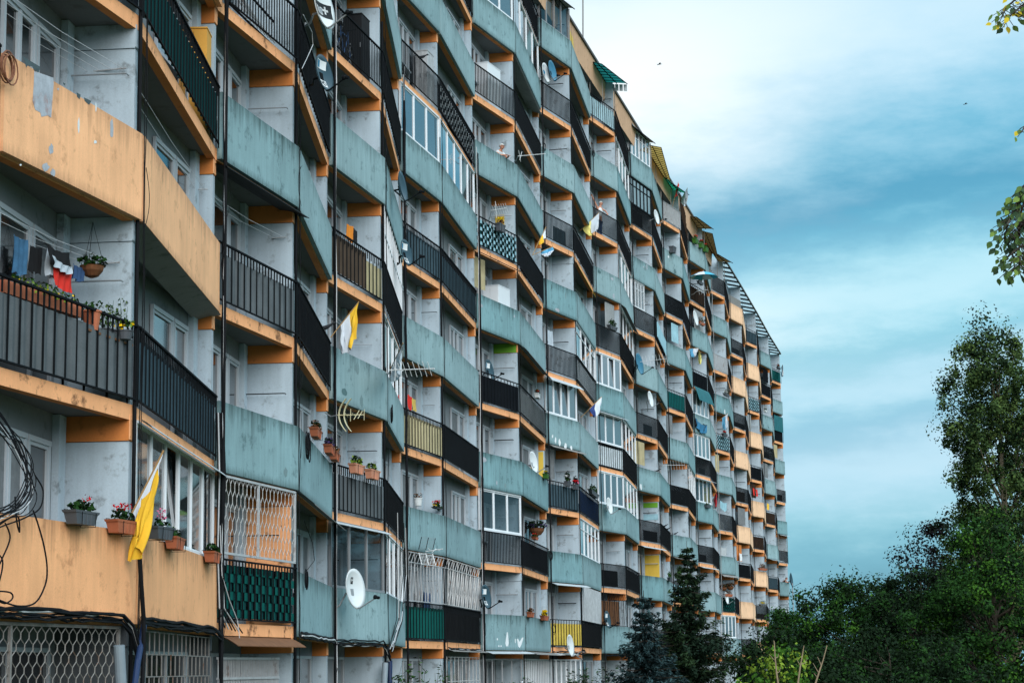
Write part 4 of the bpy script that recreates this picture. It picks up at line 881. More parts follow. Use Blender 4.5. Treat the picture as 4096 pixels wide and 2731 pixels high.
# upright garden shrubs against the ground floor
def shoots(label, pts, Y, mats, w_, seed, size, spread):
    rg = np.random.default_rng(seed); b = atY(pts[0][0], 2731, Y); root = empty('garden_shrub', (b.x, b.y, 0), label, 'shrub', 'shrubs at the foot of the block'); g = G(); C_, N_, T_ = [], [], []
    for x, y in pts:
        tip = atY(x, y, Y + rg.normal()*.15); bs = Vector((tip.x + rg.normal()*spread, tip.y, 0)); mid = bs.lerp(tip, .5) + Vector((rg.normal()*.08, 0, 0)); g.tube([bs, mid, tip], [.012, .009, .003], 'bark', 5)
        for q in range(34):
            t = .25 + .75*rg.random(); p = bs.lerp(mid, t*2) if t < .5 else mid.lerp(tip, t*2-1); a = rg.random()*6.28; r = .05+.09*rg.random()*(1.3-t)
            C_.append((p.x+math.cos(a)*r, p.y+math.sin(a)*r, p.z)); T_.append((math.cos(a), math.sin(a), .45)); N_.append((rg.normal()*.5, rg.normal()*.5-.3, 1))
    n = len(C_); ln = size*(.7+.6*rg.random(n)); leafmesh('leaves', np.array(C_), np.array(N_), np.array(T_), ln, ln*.42, rg.choice(len(mats), size=n, p=w_), mats, root, .1); g.build('stems', root)
rs_ = random.Random(5)
shoots('leafy shrub with upright shoots before the ground floor windows', [(1565+rs_.uniform(0, 60), 2690+rs_.uniform(-10, 40)) for _ in range(9)] + [(1605, 2660), (1636, 2620), (1628, 2640), (1650, 2680), (1672, 2618), (1685, 2660), (1700, 2672), (1740, 2690), (1755, 2672), (1772, 2650), (1760, 2640), (1780, 2690), (1640, 2700), (1660, 2710), (1720, 2710), (1745, 2715), (1600, 2710), (1765, 2705)], 41, ['leaf_mid', 'leaf_dark', 'leaf_bright'], [.4, .45, .15], 31, .10, .12)
shoots('dark leafy shrub left of the blue spruce', [(2270+rs_.uniform(0, 200), 2690+rs_.uniform(-35, 40)) for _ in range(34)], 60, ['leaf_mid', 'leaf_dark'], [.35, .65], 32, .12, .15)
shoots('small shrub with white blossom at the foot of the block', [(2085+rs_.uniform(0, 50), 2712+rs_.uniform(-10, 20)) for _ in range(9)], 58, ['leaf_dark', 'leaf_mid', 'ink_white'], [.45, .3, .25], 33, .09, .1)
shoots('low shrub beside the dark dish at ground level', [(2010+rs_.uniform(0, 60), 2722+rs_.uniform(-6, 14)) for _ in range(8)], 58, ['leaf_mid', 'leaf_dark'], [.5, .5], 34, .09, .1)

# the tree we look past: only hanging sprays of it reach into the frame at the right
def overhang():
    rg = np.random.default_rng(41); Y = 9.0; root = empty('overhanging_tree', (6.2, 10.4, 0), 'overhanging tree whose hanging leafy sprays enter at the right edge', 'tree'); g = G()
    trunk = [Vector((6.2, 10.4, 0)), Vector((6.1, 10.3, 1.8)), Vector((5.9, 10.2, 3.4)), Vector((5.7, 10.0, 5.6)), Vector((5.6, 9.9, 7.4))]; g.tube(trunk, [.15, .13, .10, .06, .02], 'bark', 9)
    def spray(pts, nleaf, mats, w_, size, name):
        P_ = [atY(x, y, Y + rg.normal()*.05) for x, y in pts]; st = trunk[2].lerp(trunk[3], .6) if P_[0].z > 3.6 else trunk[1].lerp(trunk[2], .8)
        g.tube([st, st.lerp(P_[0], .5)+Vector((0, 0, .18))] + P_, [.016, .011] + [.007-.005*k/len(P_) for k in range(len(P_))], 'bark', 5); SK.append((st, P_[0]))
        C_, N_, T_ = [], [], []
        for q in range(nleaf):
            t = (q+.5)/nleaf*(len(P_)-1)*.999; k = int(t); p = P_[k].lerp(P_[k+1], t-k); sd_ = -1 if q % 2 else 1; off = Vector((sd_*(.02+.045*rg.random()), rg.normal()*.04, -.02-.03*rg.random()))
            c = p + off*1.1; g.tube([p, c], [.0022, .0016], 'bark', 4, False, False); tn = Vector((sd_*.55+rg.normal()*.25, rg.normal()*.3, -.9+rg.normal()*.25)); c2 = c + tn.normalized()*size*.45
            C_.append(c2); T_.append(tn); N_.append((rg.normal()*.7, -1+rg.normal()*.5, .35))
        return np.array([tuple(c) for c in C_]), np.array(N_), np.array([tuple(t) for t in T_]), rg.choice(len(mats), size=nleaf, p=w_), size*(.75+.45*rg.random(nleaf))
    mats = ['leaf_branch', 'leaf_branch_dark', 'leaf_branch_light', 'leaf_yellow']; A = []; SK = []
    for pts, n, w_, s_ in (([(4150, 690), (4110, 760), (4085, 850), (4075, 950), (4080, 1050), (4075, 1095)], 60, [.5, .36, .14, 0], .038), ([(4140, 740), (4095, 790), (4050, 850), (4030, 900), (4018, 960)], 52, [.42, .45, .13, 0], .037), ([(4140, 800), (4100, 880), (4060, 950), (4050, 1020), (4060, 1080)], 52, [.5, .4, .1, 0], .037), ([(4130, 960), (4085, 985), (4050, 1010), (4035, 1020)], 12, [.5, .5, 0, 0], .036), ([(4150, 720), (4100, 740), (4070, 780), (4060, 840), (4090, 900)], 46, [.5, .35, .15, 0], .037), ([(4180, 780), (4130, 860), (4110, 960), (4105, 1060)], 52, [.5, .4, .1, 0], .038),
                           ([(4180, -90), (4110, -40), (4060, 0), (4028, 30), (4010, 62)], 36, [.1, .05, .3, .55], .036), ([(4190, -40), (4130, 0), (4085, 25), (4060, 48), (4045, 60)], 28, [.1, .1, .3, .5], .036), ([(4190, 450), (4130, 480), (4100, 505), (4085, 530)], 9, [.1, 0, .3, .6], .034), ([(4200, -60), (4150, -20), (4110, 20)], 20, [.2, .1, .3, .4], .036)):
        A.append(spray(pts, n, mats, w_, s_, 'leaves'))
    # the body of the crown, outside the frame on the right
    ctr = [a.lerp(b, q) + Vector((rg.normal()*.15, rg.normal()*.25, rg.normal()*.15)) for a, b in SK for q in (.15, .3, .45, .6, .75)] + [Vector((4.2+2.8*rg.random(), 9.2+2.2*rg.random(), 2.6+4.6*rg.random())) for _ in range(70)]
    cc, n2 = [], 36
    for p in ctr:
        if p.x < 3.15*p.y/9.0: continue
        for q in range(n2): cc.append((p.x+max(-.4, rg.normal()*.24), p.y+rg.normal()*.24, p.z+rg.normal()*.24))
    n2 = len(cc); A.append((np.array(cc), rg.normal(size=(n2, 3))+np.array((0, -.4, .5)), rg.normal(size=(n2, 3))+np.array((0, 0, -.9)), rg.choice(4, size=n2, p=[.45, .38, .13, .04]), .05*(.7+.5*rg.random(n2))))
    for k in range(14): p = trunk[2].lerp(trunk[4], rg.random()); q = ctr[-1-k*4]; g.tube([p, p.lerp(q, .5)+Vector((0, 0, .1)), q], [.03, .018, .006], 'bark', 5)
    c, nn, t, m, ln = [np.concatenate([a[k] for a in A]) for k in range(5)]; n = len(c); q = root; o0 = np.array(root.location)
    # rounded pointed leaves, six-sided
    me = bpy.data.meshes.new('leaves'); vs, fs, ms_ = [], [], []
    for k in range(n):
        N_ = Vector(nn[k]).normalized(); T_ = Vector(t[k]); T_ = (T_ - N_*T_.dot(N_)).normalized(); B_ = N_.cross(T_); C_ = Vector(c[k]-o0); l_ = ln[k]; w2 = l_*.36; b0 = len(vs)
        ctr = [(-.5, 0), (-.2, 0), (.15, 0), (.56, 0)]; edge = [(-.38, .55), (-.1, 1.0), (.2, .72), (.42, .25)]
        mid = [C_ + T_*l_*a + N_*(-.10*l_*(a+.2)**2) for a, _ in ctr]; e1_ = [C_ + T_*l_*a + B_*w2*b_ + N_*(.10*w2) for a, b_ in edge]; e2_ = [C_ + T_*l_*a - B_*w2*b_ + N_*(.10*w2) for a, b_ in edge]
        vs += mid + e1_ + e2_; f = [(0, 1, 5, 4), (1, 2, 6, 5), (2, 3, 7, 6), (1, 0, 8, 9), (2, 1, 9, 10), (3, 2, 10, 11)]; fs += [tuple(b0+i for i in x) for x in f]; ms_ += [int(m[k])]*6
    me.from_pydata([tuple(v) for v in vs], [], fs)
    for x in mats: me.materials.append(MATS[x])
    me.polygons.foreach_set('material_index', ms_); me.polygons.foreach_set('use_smooth', [True]*len(fs)); me.update(); o = bpy.data.objects.new('crown', me); COL.objects.link(o); o.parent = root
    g.build('trunk', root)
overhang()
# ------------------------------------------------------------------ things on the balconies
mat('terracotta', (.42, .13, .065), .75, .15, 5, .1, .05); mat('terracotta_light', (.62, .27, .17), .75, .12, 5, .1); mat('pot_grey', (.085, .095, .11), .6, .12, 5, .08); mat('pot_green', (.05, .15, .02), .5, .2, 5, .1); mat('pot_white', (.65, .68, .70), .6, .1, 5, .05)
mat('soil', (.03, .02, .015), .95); mat('petal_red', (.55, .012, .02), .6, .2, 9, .1, spec=0); mat('petal_pink', (.60, .14, .26), .6, .2, 9, .1, spec=0); mat('petal_yellow', (.70, .45, .01), .6, .2, 9, .1, spec=0); mat('petal_purple', (.05, .035, .10), .7, .2, 9, .1, spec=0); mat('petal_white', (.72, .74, .76), .6, .15, 9, .1); mat('leaf_brown', (.14, .055, .02), .8, .2, 9, .1)
mat('flag_white', (.66, .72, .80), .8, .08, 3, .05); mat('flag_yellow', (.85, .50, .035), .8, .1, 3, .05); mat('flag_pale_yellow', (.80, .72, .22), .8, .1, 3, .05); mat('flag_blue', (.03, .06, .22), .8, .1, 3, .05); mat('flag_lightblue', (.10, .36, .58), .8, .12, 3, .05); mat('flag_red', (.50, .02, .03), .8, .1, 3, .05); mat('pole_wood', (.40, .24, .10), .7, .1, 3, .05)
mat('cloth_red', (.60, .03, .02), .9, .15, 6, .1); mat('cloth_black', (.010, .011, .013), .95, .2, 6, .1); mat('cloth_blue', (.04, .12, .22), .9, .35, 7, .2); mat('cloth_light', (.42, .48, .54), .9, .15, 6, .1); mat('cloth_orange', (.62, .20, .02), .9, .15, 6, .1); mat('cloth_jeans', (.03, .07, .16), .9, .2, 6, .1)
mat('cream', (.62, .56, .36), .6, .1, 3, .05); mat('wicker', (.15, .06, .025), .85, .3, 14, .2); mat('feather', (.010, .011, .014), .7, .15, 9, .1); mat('skin', (.52, .25, .17), .6, .08, 6, .05); mat('hair_white', (.60, .60, .58), .8); mat('hair_dark', (.012, .010, .009), .7); mat('shirt_white', (.66, .68, .70), .9, .1, 5, .05); mat('shirt_dark', (.020, .018, .020), .9); mat('eye_dark', (.01, .008, .008), .4); mat('lip', (.35, .09, .08), .6); mat('cabinet_orange', (.72, .36, .06), .6, .1, 2, .05, .05); mat('parasol_blue', (.07, .42, .60), .8, .1, 2, .05)
rgn = np.random.default_rng(99)
def blossoms(root, c, rx, ry, rz, n, size, mats, w_, name, D=None, up=.5):
    """small leaves or petals heaped round c; rx along the box, ry across, rz up"""
    D = np.array(D if D is not None else (0, 1, 0), float); Q = np.array((D[1], -D[0], 0)); d = rgn.normal(size=(n, 3)); d /= np.linalg.norm(d, axis=1, keepdims=True); d *= (rgn.random(n)**.4)[:, None]
    cen = np.array(c)[None] + D[None]*(d[:, :1]*rx) + Q[None]*(d[:, 1:2]*ry) + np.array((0, 0, 1))[None]*(d[:, 2:]*rz)
    nn = rgn.normal(size=(n, 3)) + d; nn[:, 2] += up; ln = size*(.7+.6*rgn.random(n))
    return leafmesh(name, cen, nn, rgn.normal(size=(n, 3)), ln, ln*.75, rgn.choice(len(mats), size=n, p=w_), mats, root, .12)
FLGRP = 'flower boxes hung on the balconies'
def flowerbox(i, px, py, ln, m, label, petals=None, out=.02, hgt=.17, dep=.18, green=90, gm=('leaf_mid', 'leaf_dark'), spread=.5, tall=.10, cat='flower box', bracket=True, nm='flower_box', fl=34, psz=.035):
    """px,py: middle of the box's upper rim in the photo"""
    f = FC[i]; s, z = onface(i, px, py, out); root = empty(nm, f.p(s, out, z-hgt), label, cat, FLGRP); g = G(); b = .78
    P = lambda a, o, h: f.p(s+a*(b+(1-b)*h), out+dep*.5+(o)*(b+(1-b)*h), z-hgt+hgt*h)
    x, y = ln/2, dep/2; prof = [(0, 1.0), (.80, 1.0), (.82, 1.06), (1.0, 1.08)]
    rings = [[P(-x*k, -y*k, h), P(x*k, -y*k, h), P(x*k, y*k, h), P(-x*k, y*k, h)] for h, k in prof]
    for a, c in zip(rings, rings[1:]):
        for q in range(4): g.face([a[q], a[(q+1) % 4], c[(q+1) % 4], c[q]], m)
    g.face(rings[0][::-1], m)
    for k in (-.45, .0, .45): g.box(P(x*k-.012, y*.99, .0), f.D3*.024, f.N3*.018, f.U3*hgt*.8, m)
    g.build('pot', root); g = G(); g.face([P(-x, -y, .9), P(x, -y, .9), P(x, y, .9), P(-x, y, .9)], 'soil'); g.build('soil', root)
    if bracket:
        for k in (-.6, .6):
            g = G(); g.tube([f.p(s+x*k, out-.05, z+.02), f.p(s+x*k, out-.005, z+.02), f.p(s+x*k, out-.005, z-hgt-.02), f.p(s+x*k, out+dep+.02, z-hgt-.02), f.p(s+x*k, out+dep+.025, z-.02)], .006, 'black_metal', 5); g.build('bracket', root)
    c = f.p(s, out+dep*.5, z+tall*.5)
    if green: blossoms(root, c, x*.95, y*1.1, tall, green, .075, list(gm), [1/len(gm)]*len(gm), 'foliage', (f.d.x, f.d.y, 0))
    for pm, off, rx, up in (petals or []): blossoms(root, f.p(s+off, out+dep*.5, z+up), rx, y*.9, .05, int(fl*max(.6, rx/.12)), psz, [pm], [1], 'blossom', (f.d.x, f.d.y, 0))
    return root
flowerbox(0, 298, 2045, .62, 'pot_grey', 'dark grey flower box with one red bloom on the near orange parapet', [('petal_red', .16, .05, .18)])
flowerbox(0, 463, 2082, .62, 'terracotta', 'terracotta flower box full of red geraniums on the near orange parapet', [('petal_red', -.12, .10, .17), ('petal_red', .10, .12, .20)])
flowerbox(0, 618, 2108, .55, 'pot_grey', 'dark grey flower box with a single pale pink bloom left of the yellow flag', [('petal_pink', .02, .04, .22), ('petal_pink', .01, .03, .14)], green=40)
flowerbox(1, 676, 2150, .75, 'terracotta', 'terracotta flower box below the open window right of the yellow flag', None)
flowerbox(1, 828, 2208, .75, 'terracotta', 'terracotta flower box at the right end of the orange parapet', None)
for x, y, lab, pm in ((1245, 1718, 'topmost red flower box with brown and white plants on the stepped teal parapet', 'leaf_brown'), (1300, 1785, 'red flower box with deep purple flowers, second down the stepped teal parapet', 'petal_purple'), (1322, 1812, 'lowest red flower box with trailing white flowers on the stepped teal parapet', 'leaf_brown')):
    flowerbox(3, x, y, .9, 'terracotta', lab, [('petal_white', .40, .10, .06)], green=130, gm=(pm, pm, 'leaf_dark'), tall=.13)
flowerbox(4, 1412, 1858, .72, 'terracotta_light', 'large salmon flower box with dark spiky plant on the grey covered railing', None, gm=('leaf_dark', 'leaf_lime'), tall=.15, hgt=.22, green=120)
flowerbox(4, 1475, 1880, .72, 'terracotta_light', 'large salmon flower box with yellowish plant beside the dark spiky one', None, gm=('leaf_lime', 'leaf_dark'), tall=.12, hgt=.22, green=100)
flowerbox(6, 1738, 2030, .75, 'pot_grey', 'box of red flowers sitting on the teal parapet below the little ladder', [('petal_red', -.25, .14, .16), ('petal_red', .12, .14, .2), ('petal_yellow', -.36, .05, .05)], hgt=.04, bracket=False, out=-.2, green=120, tall=.14, gm=('leaf_dark', 'leaf_mid'))
flowerbox(9, 2130, 2147, .9, 'terracotta', 'row of red flowers along the black railing below the purple hanging basket', [('petal_red', 0, .34, .10), ('petal_white', .45, .12, .06)], hgt=.1, bracket=False, green=80)
flowerbox(9, 2112, 2448, .9, 'terracotta', 'red flower box with brownish plant on teal parapet left of the yellow blooms', None, gm=('leaf_brown', 'leaf_dark'), green=110)
flowerbox(9, 2168, 2462, 1.4, 'terracotta', 'red flower box heaped with yellow blooms left of the yellow railing', [('petal_yellow', .1, .5, .18)], gm=('leaf_dark', 'petal_yellow'), green=150, fl=70, psz=.05)
flowerbox(9, 2174, 1897, .7, 'pot_green', 'small box with yellow sunflower on teal parapet before the yellow panel', [('petal_yellow', -.05, .16, .12)], green=60, fl=40)
flowerbox(10, 2262, 1925, .34, 'pot_grey', 'grey pot of white and dark flowers hung on grey railing, left of the pink ones', [('petal_white', 0, .22, .22)], green=190, gm=('leaf_dark', 'leaf_purple', 'leaf_mid'), tall=.3, hgt=.2, psz=.06)
flowerbox(10, 2294, 1938, .34, 'pot_grey', 'grey pot of bright pink red flowers hung on the grey covered railing', [('petal_red', 0, .25, .15), ('petal_pink', .1, .16, .08)], green=170, gm=('leaf_dark', 'leaf_purple'), tall=.26, hgt=.2, psz=.06, fl=60)
flowerbox(11, 2366, 1968, 3.2, 'pot_grey', 'long dark planter of leafy plants on the blue covered railing', None, green=240, tall=.22)
flowerbox(12, 2442, 1306, 1.0, 'pot_grey', 'dark planter with bushy green plant on the open black railing', None, green=200, tall=.24)
flowerbox(8, 1992, 898, .55, 'pot_grey', 'grey pot with yellow and red plant on the blue woven railing', [('petal_yellow', 0, .2, .2)], green=70, hgt=.28, tall=.16, gm=('leaf_dark', 'leaf_brown'), psz=.05)
for k, (x, y) in enumerate(((2773, 958), (2797, 976), (2814, 992))):
    flowerbox(18, x, y, .62, 'pot_green', ('leftmost', 'middle', 'rightmost')[k] + ' of three bright green flower pots on the parapet below the brown canopy', [('petal_red', .1, .2, .25)], green=120, gm=('leaf_bright', 'leaf_mid'), hgt=.28, dep=.26, tall=.16, psz=.07)
flowerbox(16, 2681, 988, .55, 'pot_grey', 'dark grey bucket hung on the teal parapet under the white barred railing', None, green=0, hgt=.38, dep=.28, cat='pot')
flowerbox(20, 2908, 2375, 1.6, 'terracotta', 'brown box of dry plants on the dark woven railing behind the spruce', None, green=120, gm=('leaf_brown', 'leaf_dark'), tall=.16)
flowerbox(24, 3046, 2272, 1.9, 'terracotta', 'brown trailing plants on an orange parapet near the far end', None, green=220, gm=('leaf_brown', 'leaf_brown', 'leaf_dark'), tall=.26)
flowerbox(24, 3046, 2415, 1.6, 'pot_grey', 'yellow green plants on a dark railing near the far end', [('petal_yellow', 0, .5, .1)], green=110, gm=('leaf_lime', 'leaf_mid'), tall=.2, psz=.07)
flowerbox(18, 2900-75, 2500-480, .9, 'pot_grey', 'dark flower box on the weathered railing under the yellow curtain', None, green=80)
flowerbox(16, 2712, 2300, .9, 'pot_grey', 'round green plant on the balcony left of the dark spruce', None, green=200, gm=('leaf_mid', 'leaf_bright'), tall=.4)
flowerbox(15, 2672, 2310, 1.6, 'pot_grey', 'green leafy planter on the teal parapet below the yellow blind', None, green=140, gm=('leaf_mid', 'leaf_bright'), tall=.25)
flowerbox(26, 3057, 1640, .8, 'pot_white', 'white flowering plant on the clear balcony right of the blue woven railing', [('petal_white', 0, .3, .2)], green=70, tall=.2, psz=.08)
flowerbox(18, 2800, 1290, 1.2, 'terracotta', 'heap of dry brown plants beside the dish above the wooden awning', None, green=140, gm=('leaf_brown', 'leaf_purple', 'leaf_mid'), tall=.25)
flowerbox(18, 2795, 1128, 1.0, 'pot_grey', 'green plants left of the blue parasol', None, green=120, gm=('leaf_mid', 'leaf_dark'), tall=.3)
flowerbox(20, 2900, 1575, 1.0, 'pot_grey', 'grey tub of plants among clutter on the far teal parapet', [('petal_white', 0, .3, .15)], green=120, tall=.25, psz=.07)
flowerbox(20, 2893, 1735, .9, 'pot_grey', 'red flowering plant on the far woven blue railing below the blue and white flag', [('petal_red', 0, .25, .15)], green=90, tall=.2, psz=.07)
flowerbox(8, 2010, 1345, .5, 'pot_white', 'small white pot with red flowers on the pale grey railing right of the dark dish', [('petal_red', 0, .15, .1)], green=60, tall=.1) if False else flowerbox(9, 2140, 1575, .6, 'pot_white', 'small white pot with red flowers on the pale grey railing right of the dark dish', [('petal_red', 0, .2, .12)], green=60, tall=.12)
flowerbox(12, 2440, 1745, .7, 'pot_grey', 'dark pot of brownish plant above the row of bright white panes', None, green=80, gm=('leaf_brown', 'leaf_dark')) if False else None
flowerbox(28, 3110, 1470, .9, 'pot_grey', 'flowering plants on the topmost far balcony', [('petal_red', 0, .3, .2)], green=120, tall=.25, psz=.08)

def basket(i, px, py, out, r, m, label, petals, up, line, leaf=('leaf_dark', 'leaf_mid'), n=160):
    f = FC[i]; c = at(i, px, py, out); root = empty('hanging_basket', c, label, 'hanging basket', 'hanging baskets of plants'); g = G()
    g.lathe(c, [(.02, -r*.9), (r*.55, -r*.75), (r*.9, -r*.3), (r, .05*r), (r*1.04, .1*r), (r*.95, .1*r)], m, 14); g.build('bowl', root); g = G()
    for k in range(3): g.tube([c + Vector((r*math.cos(k*2.1), r*math.sin(k*2.1), .1*r)), c + Vector((0, 0, up))], .004, 'black_metal', 4)
    g.build('chain', root)
    blossoms(root, c + Vector((0, 0, r*.5)), r*1.25, r*1.25, r*.7, n, r*.38, list(leaf), [1/len(leaf)]*len(leaf), 'foliage')
    if petals: blossoms(root, c + Vector((0, 0, r*.45)), r*1.3, r*1.3, r*.6, int(n*.5), r*.34, [petals], [1], 'blossom')
basket(0, 368, 1070, -.35, .16, 'wicker', 'round brown wicker basket with trailing plant beside the hanging washing', None, .62, 0)
basket(9, 2147, 2115, -.25, .30, 'wicker', 'hanging basket of dark purple flowers above the black railing', 'petal_purple', 1.1, 0)
basket(20, 2894, 2350, -.2, .24, 'wicker', 'left of two brown hanging baskets behind the dark spruce top', None, .9, 0, ('leaf_brown', 'leaf_dark'))
basket(20, 2921, 2346, -.2, .26, 'wicker', 'right of two brown hanging baskets behind the dark spruce top', None, .9, 0, ('leaf_brown', 'leaf_dark'))
basket(15, 2712-8, 2296-20, -.1, .34, 'pot_green', 'hanging green fern just left of the dark spruce top', None, .9, 0, ('leaf_mid', 'leaf_lime'))

# plants and pots inside the near railing
def potplant(i, px, py, out, r, h, m, label, n, th, mats, nm='potted_plant', spiky=False):
    f = FC[i]; c = at(i, px, py, out)
    if i == 0: c.z = 2*FH+.82
    root = empty(nm, c, label, 'potted plant', 'potted plants on the near balcony' if i == 0 else None); g = G(); g.lathe(c, [(.01, 0), (r*.75, 0), (r, h*.92), (r*1.1, h*.92), (r*1.1, h), (r*.95, h), (r*.9, h*.9), (.01, h*.88)], m, 14); g.build('pot', root)
    if spiky:
        g = G(); 
        for k in range(9):
            a = k*.7; b0 = c + Vector((r*.5*math.cos(a), r*.5*math.sin(a), h)); t_ = b0 + Vector((.10*math.cos(a), .10*math.sin(a), th*(.6+.5*random.random()))); g.tube([b0, b0.lerp(t_, .5)+Vector((.02, 0, .03)), t_], [.006, .004, .002], 'leaf_mid', 4)
        g.build('stems', root)
    blossoms(root, c + Vector((0, 0, h + th*.5)), r*1.3, r*1.3, th*.55, n, .05, mats, [1/len(mats)]*len(mats), 'foliage')
potplant(0, 480, 1222, -.28, .12, .2, 'pot_grey', 'tall thin herbs in a dark pot behind the near grey railing', 110, .5, ['leaf_mid', 'leaf_poplar_light'], spiky=True)
potplant(0, 425, 1222, -.30, .10, .16, 'pot_grey', 'feathery green herb left of the tall thin herbs', 90, .35, ['leaf_mid', 'leaf_poplar_light'], spiky=True)
potplant(0, 366, 1258, -.12, .12, .26, 'terracotta', 'brick red pot showing through the bars of the near grey railing', 40, .14, ['leaf_mid'])
potplant(0, 500, 1278, -.02, .11, .12, 'pot_grey', 'yellow flowering plant spilling through the near grey railing', 70, .16, ['leaf_mid', 'petal_yellow', 'leaf_lime'])
potplant(6, 1672, 2022, -.045, .13, .22, 'pot_white', 'white pot with brown plant standing on the teal parapet left of the red flowers', 60, .16, ['leaf_brown', 'leaf_dark'])
f = FC[0]; root = empty('plant_shelf', f.p(3.0, -.25, 2*FH), 'narrow dark shelf carrying the potted herbs behind the near grey railing', 'shelf'); g = G(); g.box(f.p(2.4, -.42, 2*FH+.785), f.D3*1.4, f.N3*.36, f.U3*.03, 'wood_brown'); g.build('board', root)
for x in (2.45, 3.72):
    for o_ in (-.40, -.10): g = G(); g.bar(f.p(x, o_, 2*FH), f.p(x, o_, 2*FH+.785), .014, 'black_metal'); g.build('leg', root)
g = G(); f = FC[0]; a = at(0, 20, 1130, -.14); b_ = at(0, 330, 1235, -.14); root = empty('window_box', a, 'long brown planter trough along the inside of the near grey railing', 'planter')
g.box(a - Vector((0, 0, .12)), b_-a, f.N3*-.16, Vector((0, 0, .16)), 'terracotta'); g.build('trough', root); blossoms(root, (a+b_)/2 + Vector((0, 0, .08)), (b_-a).length/2, .1, .09, 200, .05, ['leaf_mid', 'leaf_lime', 'petal_yellow'], [.6, .3, .1], 'foliage', (f.d.x, f.d.y, 0))
c = at(0, 505, 1240, -.3); c.z = 2*FH+.82; root = empty('garden_lantern', c, 'small black coil lantern standing at the corner of the near railing', 'lantern'); g = G(); g.lathe(c, [(.06, 0), (.05, .02)] + [(.035+.008*(k % 2), .03+.012*k) for k in range(9)] + [(.04, .14)], 'black_metal', 12); g.build('body', root); g = G(); g.lathe(c, [(.10, .14), (.11, .155), (.06, .20), (.01, .21)], 'black_metal', 12); g.build('cap', root)

# ------------------------------------------------------------------ washing
def cloth(i, px0, py0, px1, py1, drop, out, m, label, cat='laundry', amp=.03, folds=3, grp='washing hung on the balconies', nm='hanging_cloth', rag=.12, seed=0):
    """cloth pegged between two spots and hanging down by drop"""
    a, b = at(i, px0, py0, out), at(i, px1, py1, out); f = FC[i]; g = G(); U, W_ = 12, 9; rnd = random.Random(seed or int(px0)); pt = {}
    for u in range(U+1):
        for v in range(W_+1):
            t = u/U; h = drop*(1 - rag*rnd.random()*(v == W_) - rag*.6*abs(math.sin(t*5+seed))); q = a.lerp(b, t*(1-.10*v/W_)+.05*v/W_); sag = -.06*(b-a).length*math.sin(PI*t)
            pt[u, v] = q + Vector((0, 0, sag - h*v/W_)) + f.N3*(amp*math.sin(t*PI*2*folds + v*.3 + seed)*(.4+.6*v/W_))
    for u in range(U):
        for v in range(W_): g.face([pt[u, v+1], pt[u+1, v+1], pt[u+1, v], pt[u, v]], m, None, True)
    return tag(g.build(nm, weld=True), label, cat, grp)
cloth(0, 52, 935, 110, 960, .52, -.45, 'cloth_blue', 'tie-dyed blue garment at the left end of the washing line', seed=1)
cloth(0, 118, 978, 168, 990, .38, -.55, 'cloth_black', 'black garment hanging left of the pale garment', seed=2)
cloth(0, 190, 980, 222, 1000, .42, -.45, 'cloth_light', 'pale crumpled garment hanging left of the red one', seed=3, amp=.05)
cloth(0, 218, 1050, 292, 1085, .32, -.38, 'cloth_red', 'bright red garment on the near washing line', seed=4)
cloth(0, 192, 978, 282, 1010, .24, -.36, 'cloth_black', 'black top folded over the line above the red garment', seed=5)
cloth(0, 210, 1020, 288, 1068, .12, -.33, 'cloth_light', 'light grey dotted garment between the black top and red garment', seed=6)
cloth(0, 290, 1052, 335, 1070, .22, -.42, 'cloth_jeans', 'dark blue garment hanging right of the red one', seed=7)
cloth(4, 1385, 890, 1412, 905, .45, -.2, 'cloth_orange', 'orange cloth hanging above the brown bamboo railing', seed=8)
cloth(4, 1413, 908, 1428, 925, .36, -.2, 'cloth_black', 'black garment right of the orange cloth', seed=9)
cloth(6, 1632, 1575, 1648, 1588, .45, -.25, 'cloth_red', 'red towel hanging above the yellowish striped railing', seed=10)
cloth(6, 1648, 1590, 1664, 1597, .38, -.24, 'curtain_yellow', 'yellow towel beside the red towel', seed=11)
cloth(10, 2185, 1312, 2211, 1325, .75, -.2, 'cloth_light', 'pale striped washing above the open black railing', seed=12)
cloth(18, 2782, 1672, 2826, 1700, .6, .10, 'tarp_blue', 'blue garment hung outside the tarpaulin covered parapet', seed=13, amp=.06)
cloth(18, 2779, 1668, 2788, 1675, .5, .08, 'cloth_black', 'black garment at the left of the blue garment', seed=14)
cloth(18, 2812, 1692, 2828, 1698, .5, .08, 'cloth_black', 'black garment at the right of the blue garment', seed=15)
cloth(20, 2881, 2000, 2908, 2010, .6, -.05, 'lightblue_sheet', 'light blue washing under the white awning right of the orange curtain', seed=16)
cloth(24, 3012, 1950, 3018, 1953, .6, .0, 'cloth_red', 'dark red washing hung high on a far balcony', seed=17)
cloth(24, 3023, 1955, 3030, 1957, .6, .0, 'cloth_red', 'maroon washing right of the dark red washing', seed=18)
cloth(22, 2957, 2210, 2967, 2213, .6, .0, 'petal_white', 'white washing on a yellow walled far balcony', seed=19)
cloth(6, 1690, 2360, 1730, 2366, .9, -.5, 'cloth_jeans', 'blue and black clothes hanging behind the white scroll grille', seed=20, amp=.08)
cloth(20, 2883, 2185, 2906, 2188, .65, -.05, 'curtain', 'grey towel hung on a far white wall', seed=21)
cloth(26, 3068, 2010, 3076, 2014, .6, .0, 'flag_yellow', 'yellow washing on a far balcony near the end of the block', seed=22)
cloth(18, 2775, 2010+130, 2790, 2016+130, .01, .0, 'cloth_light', 'x') if False else None

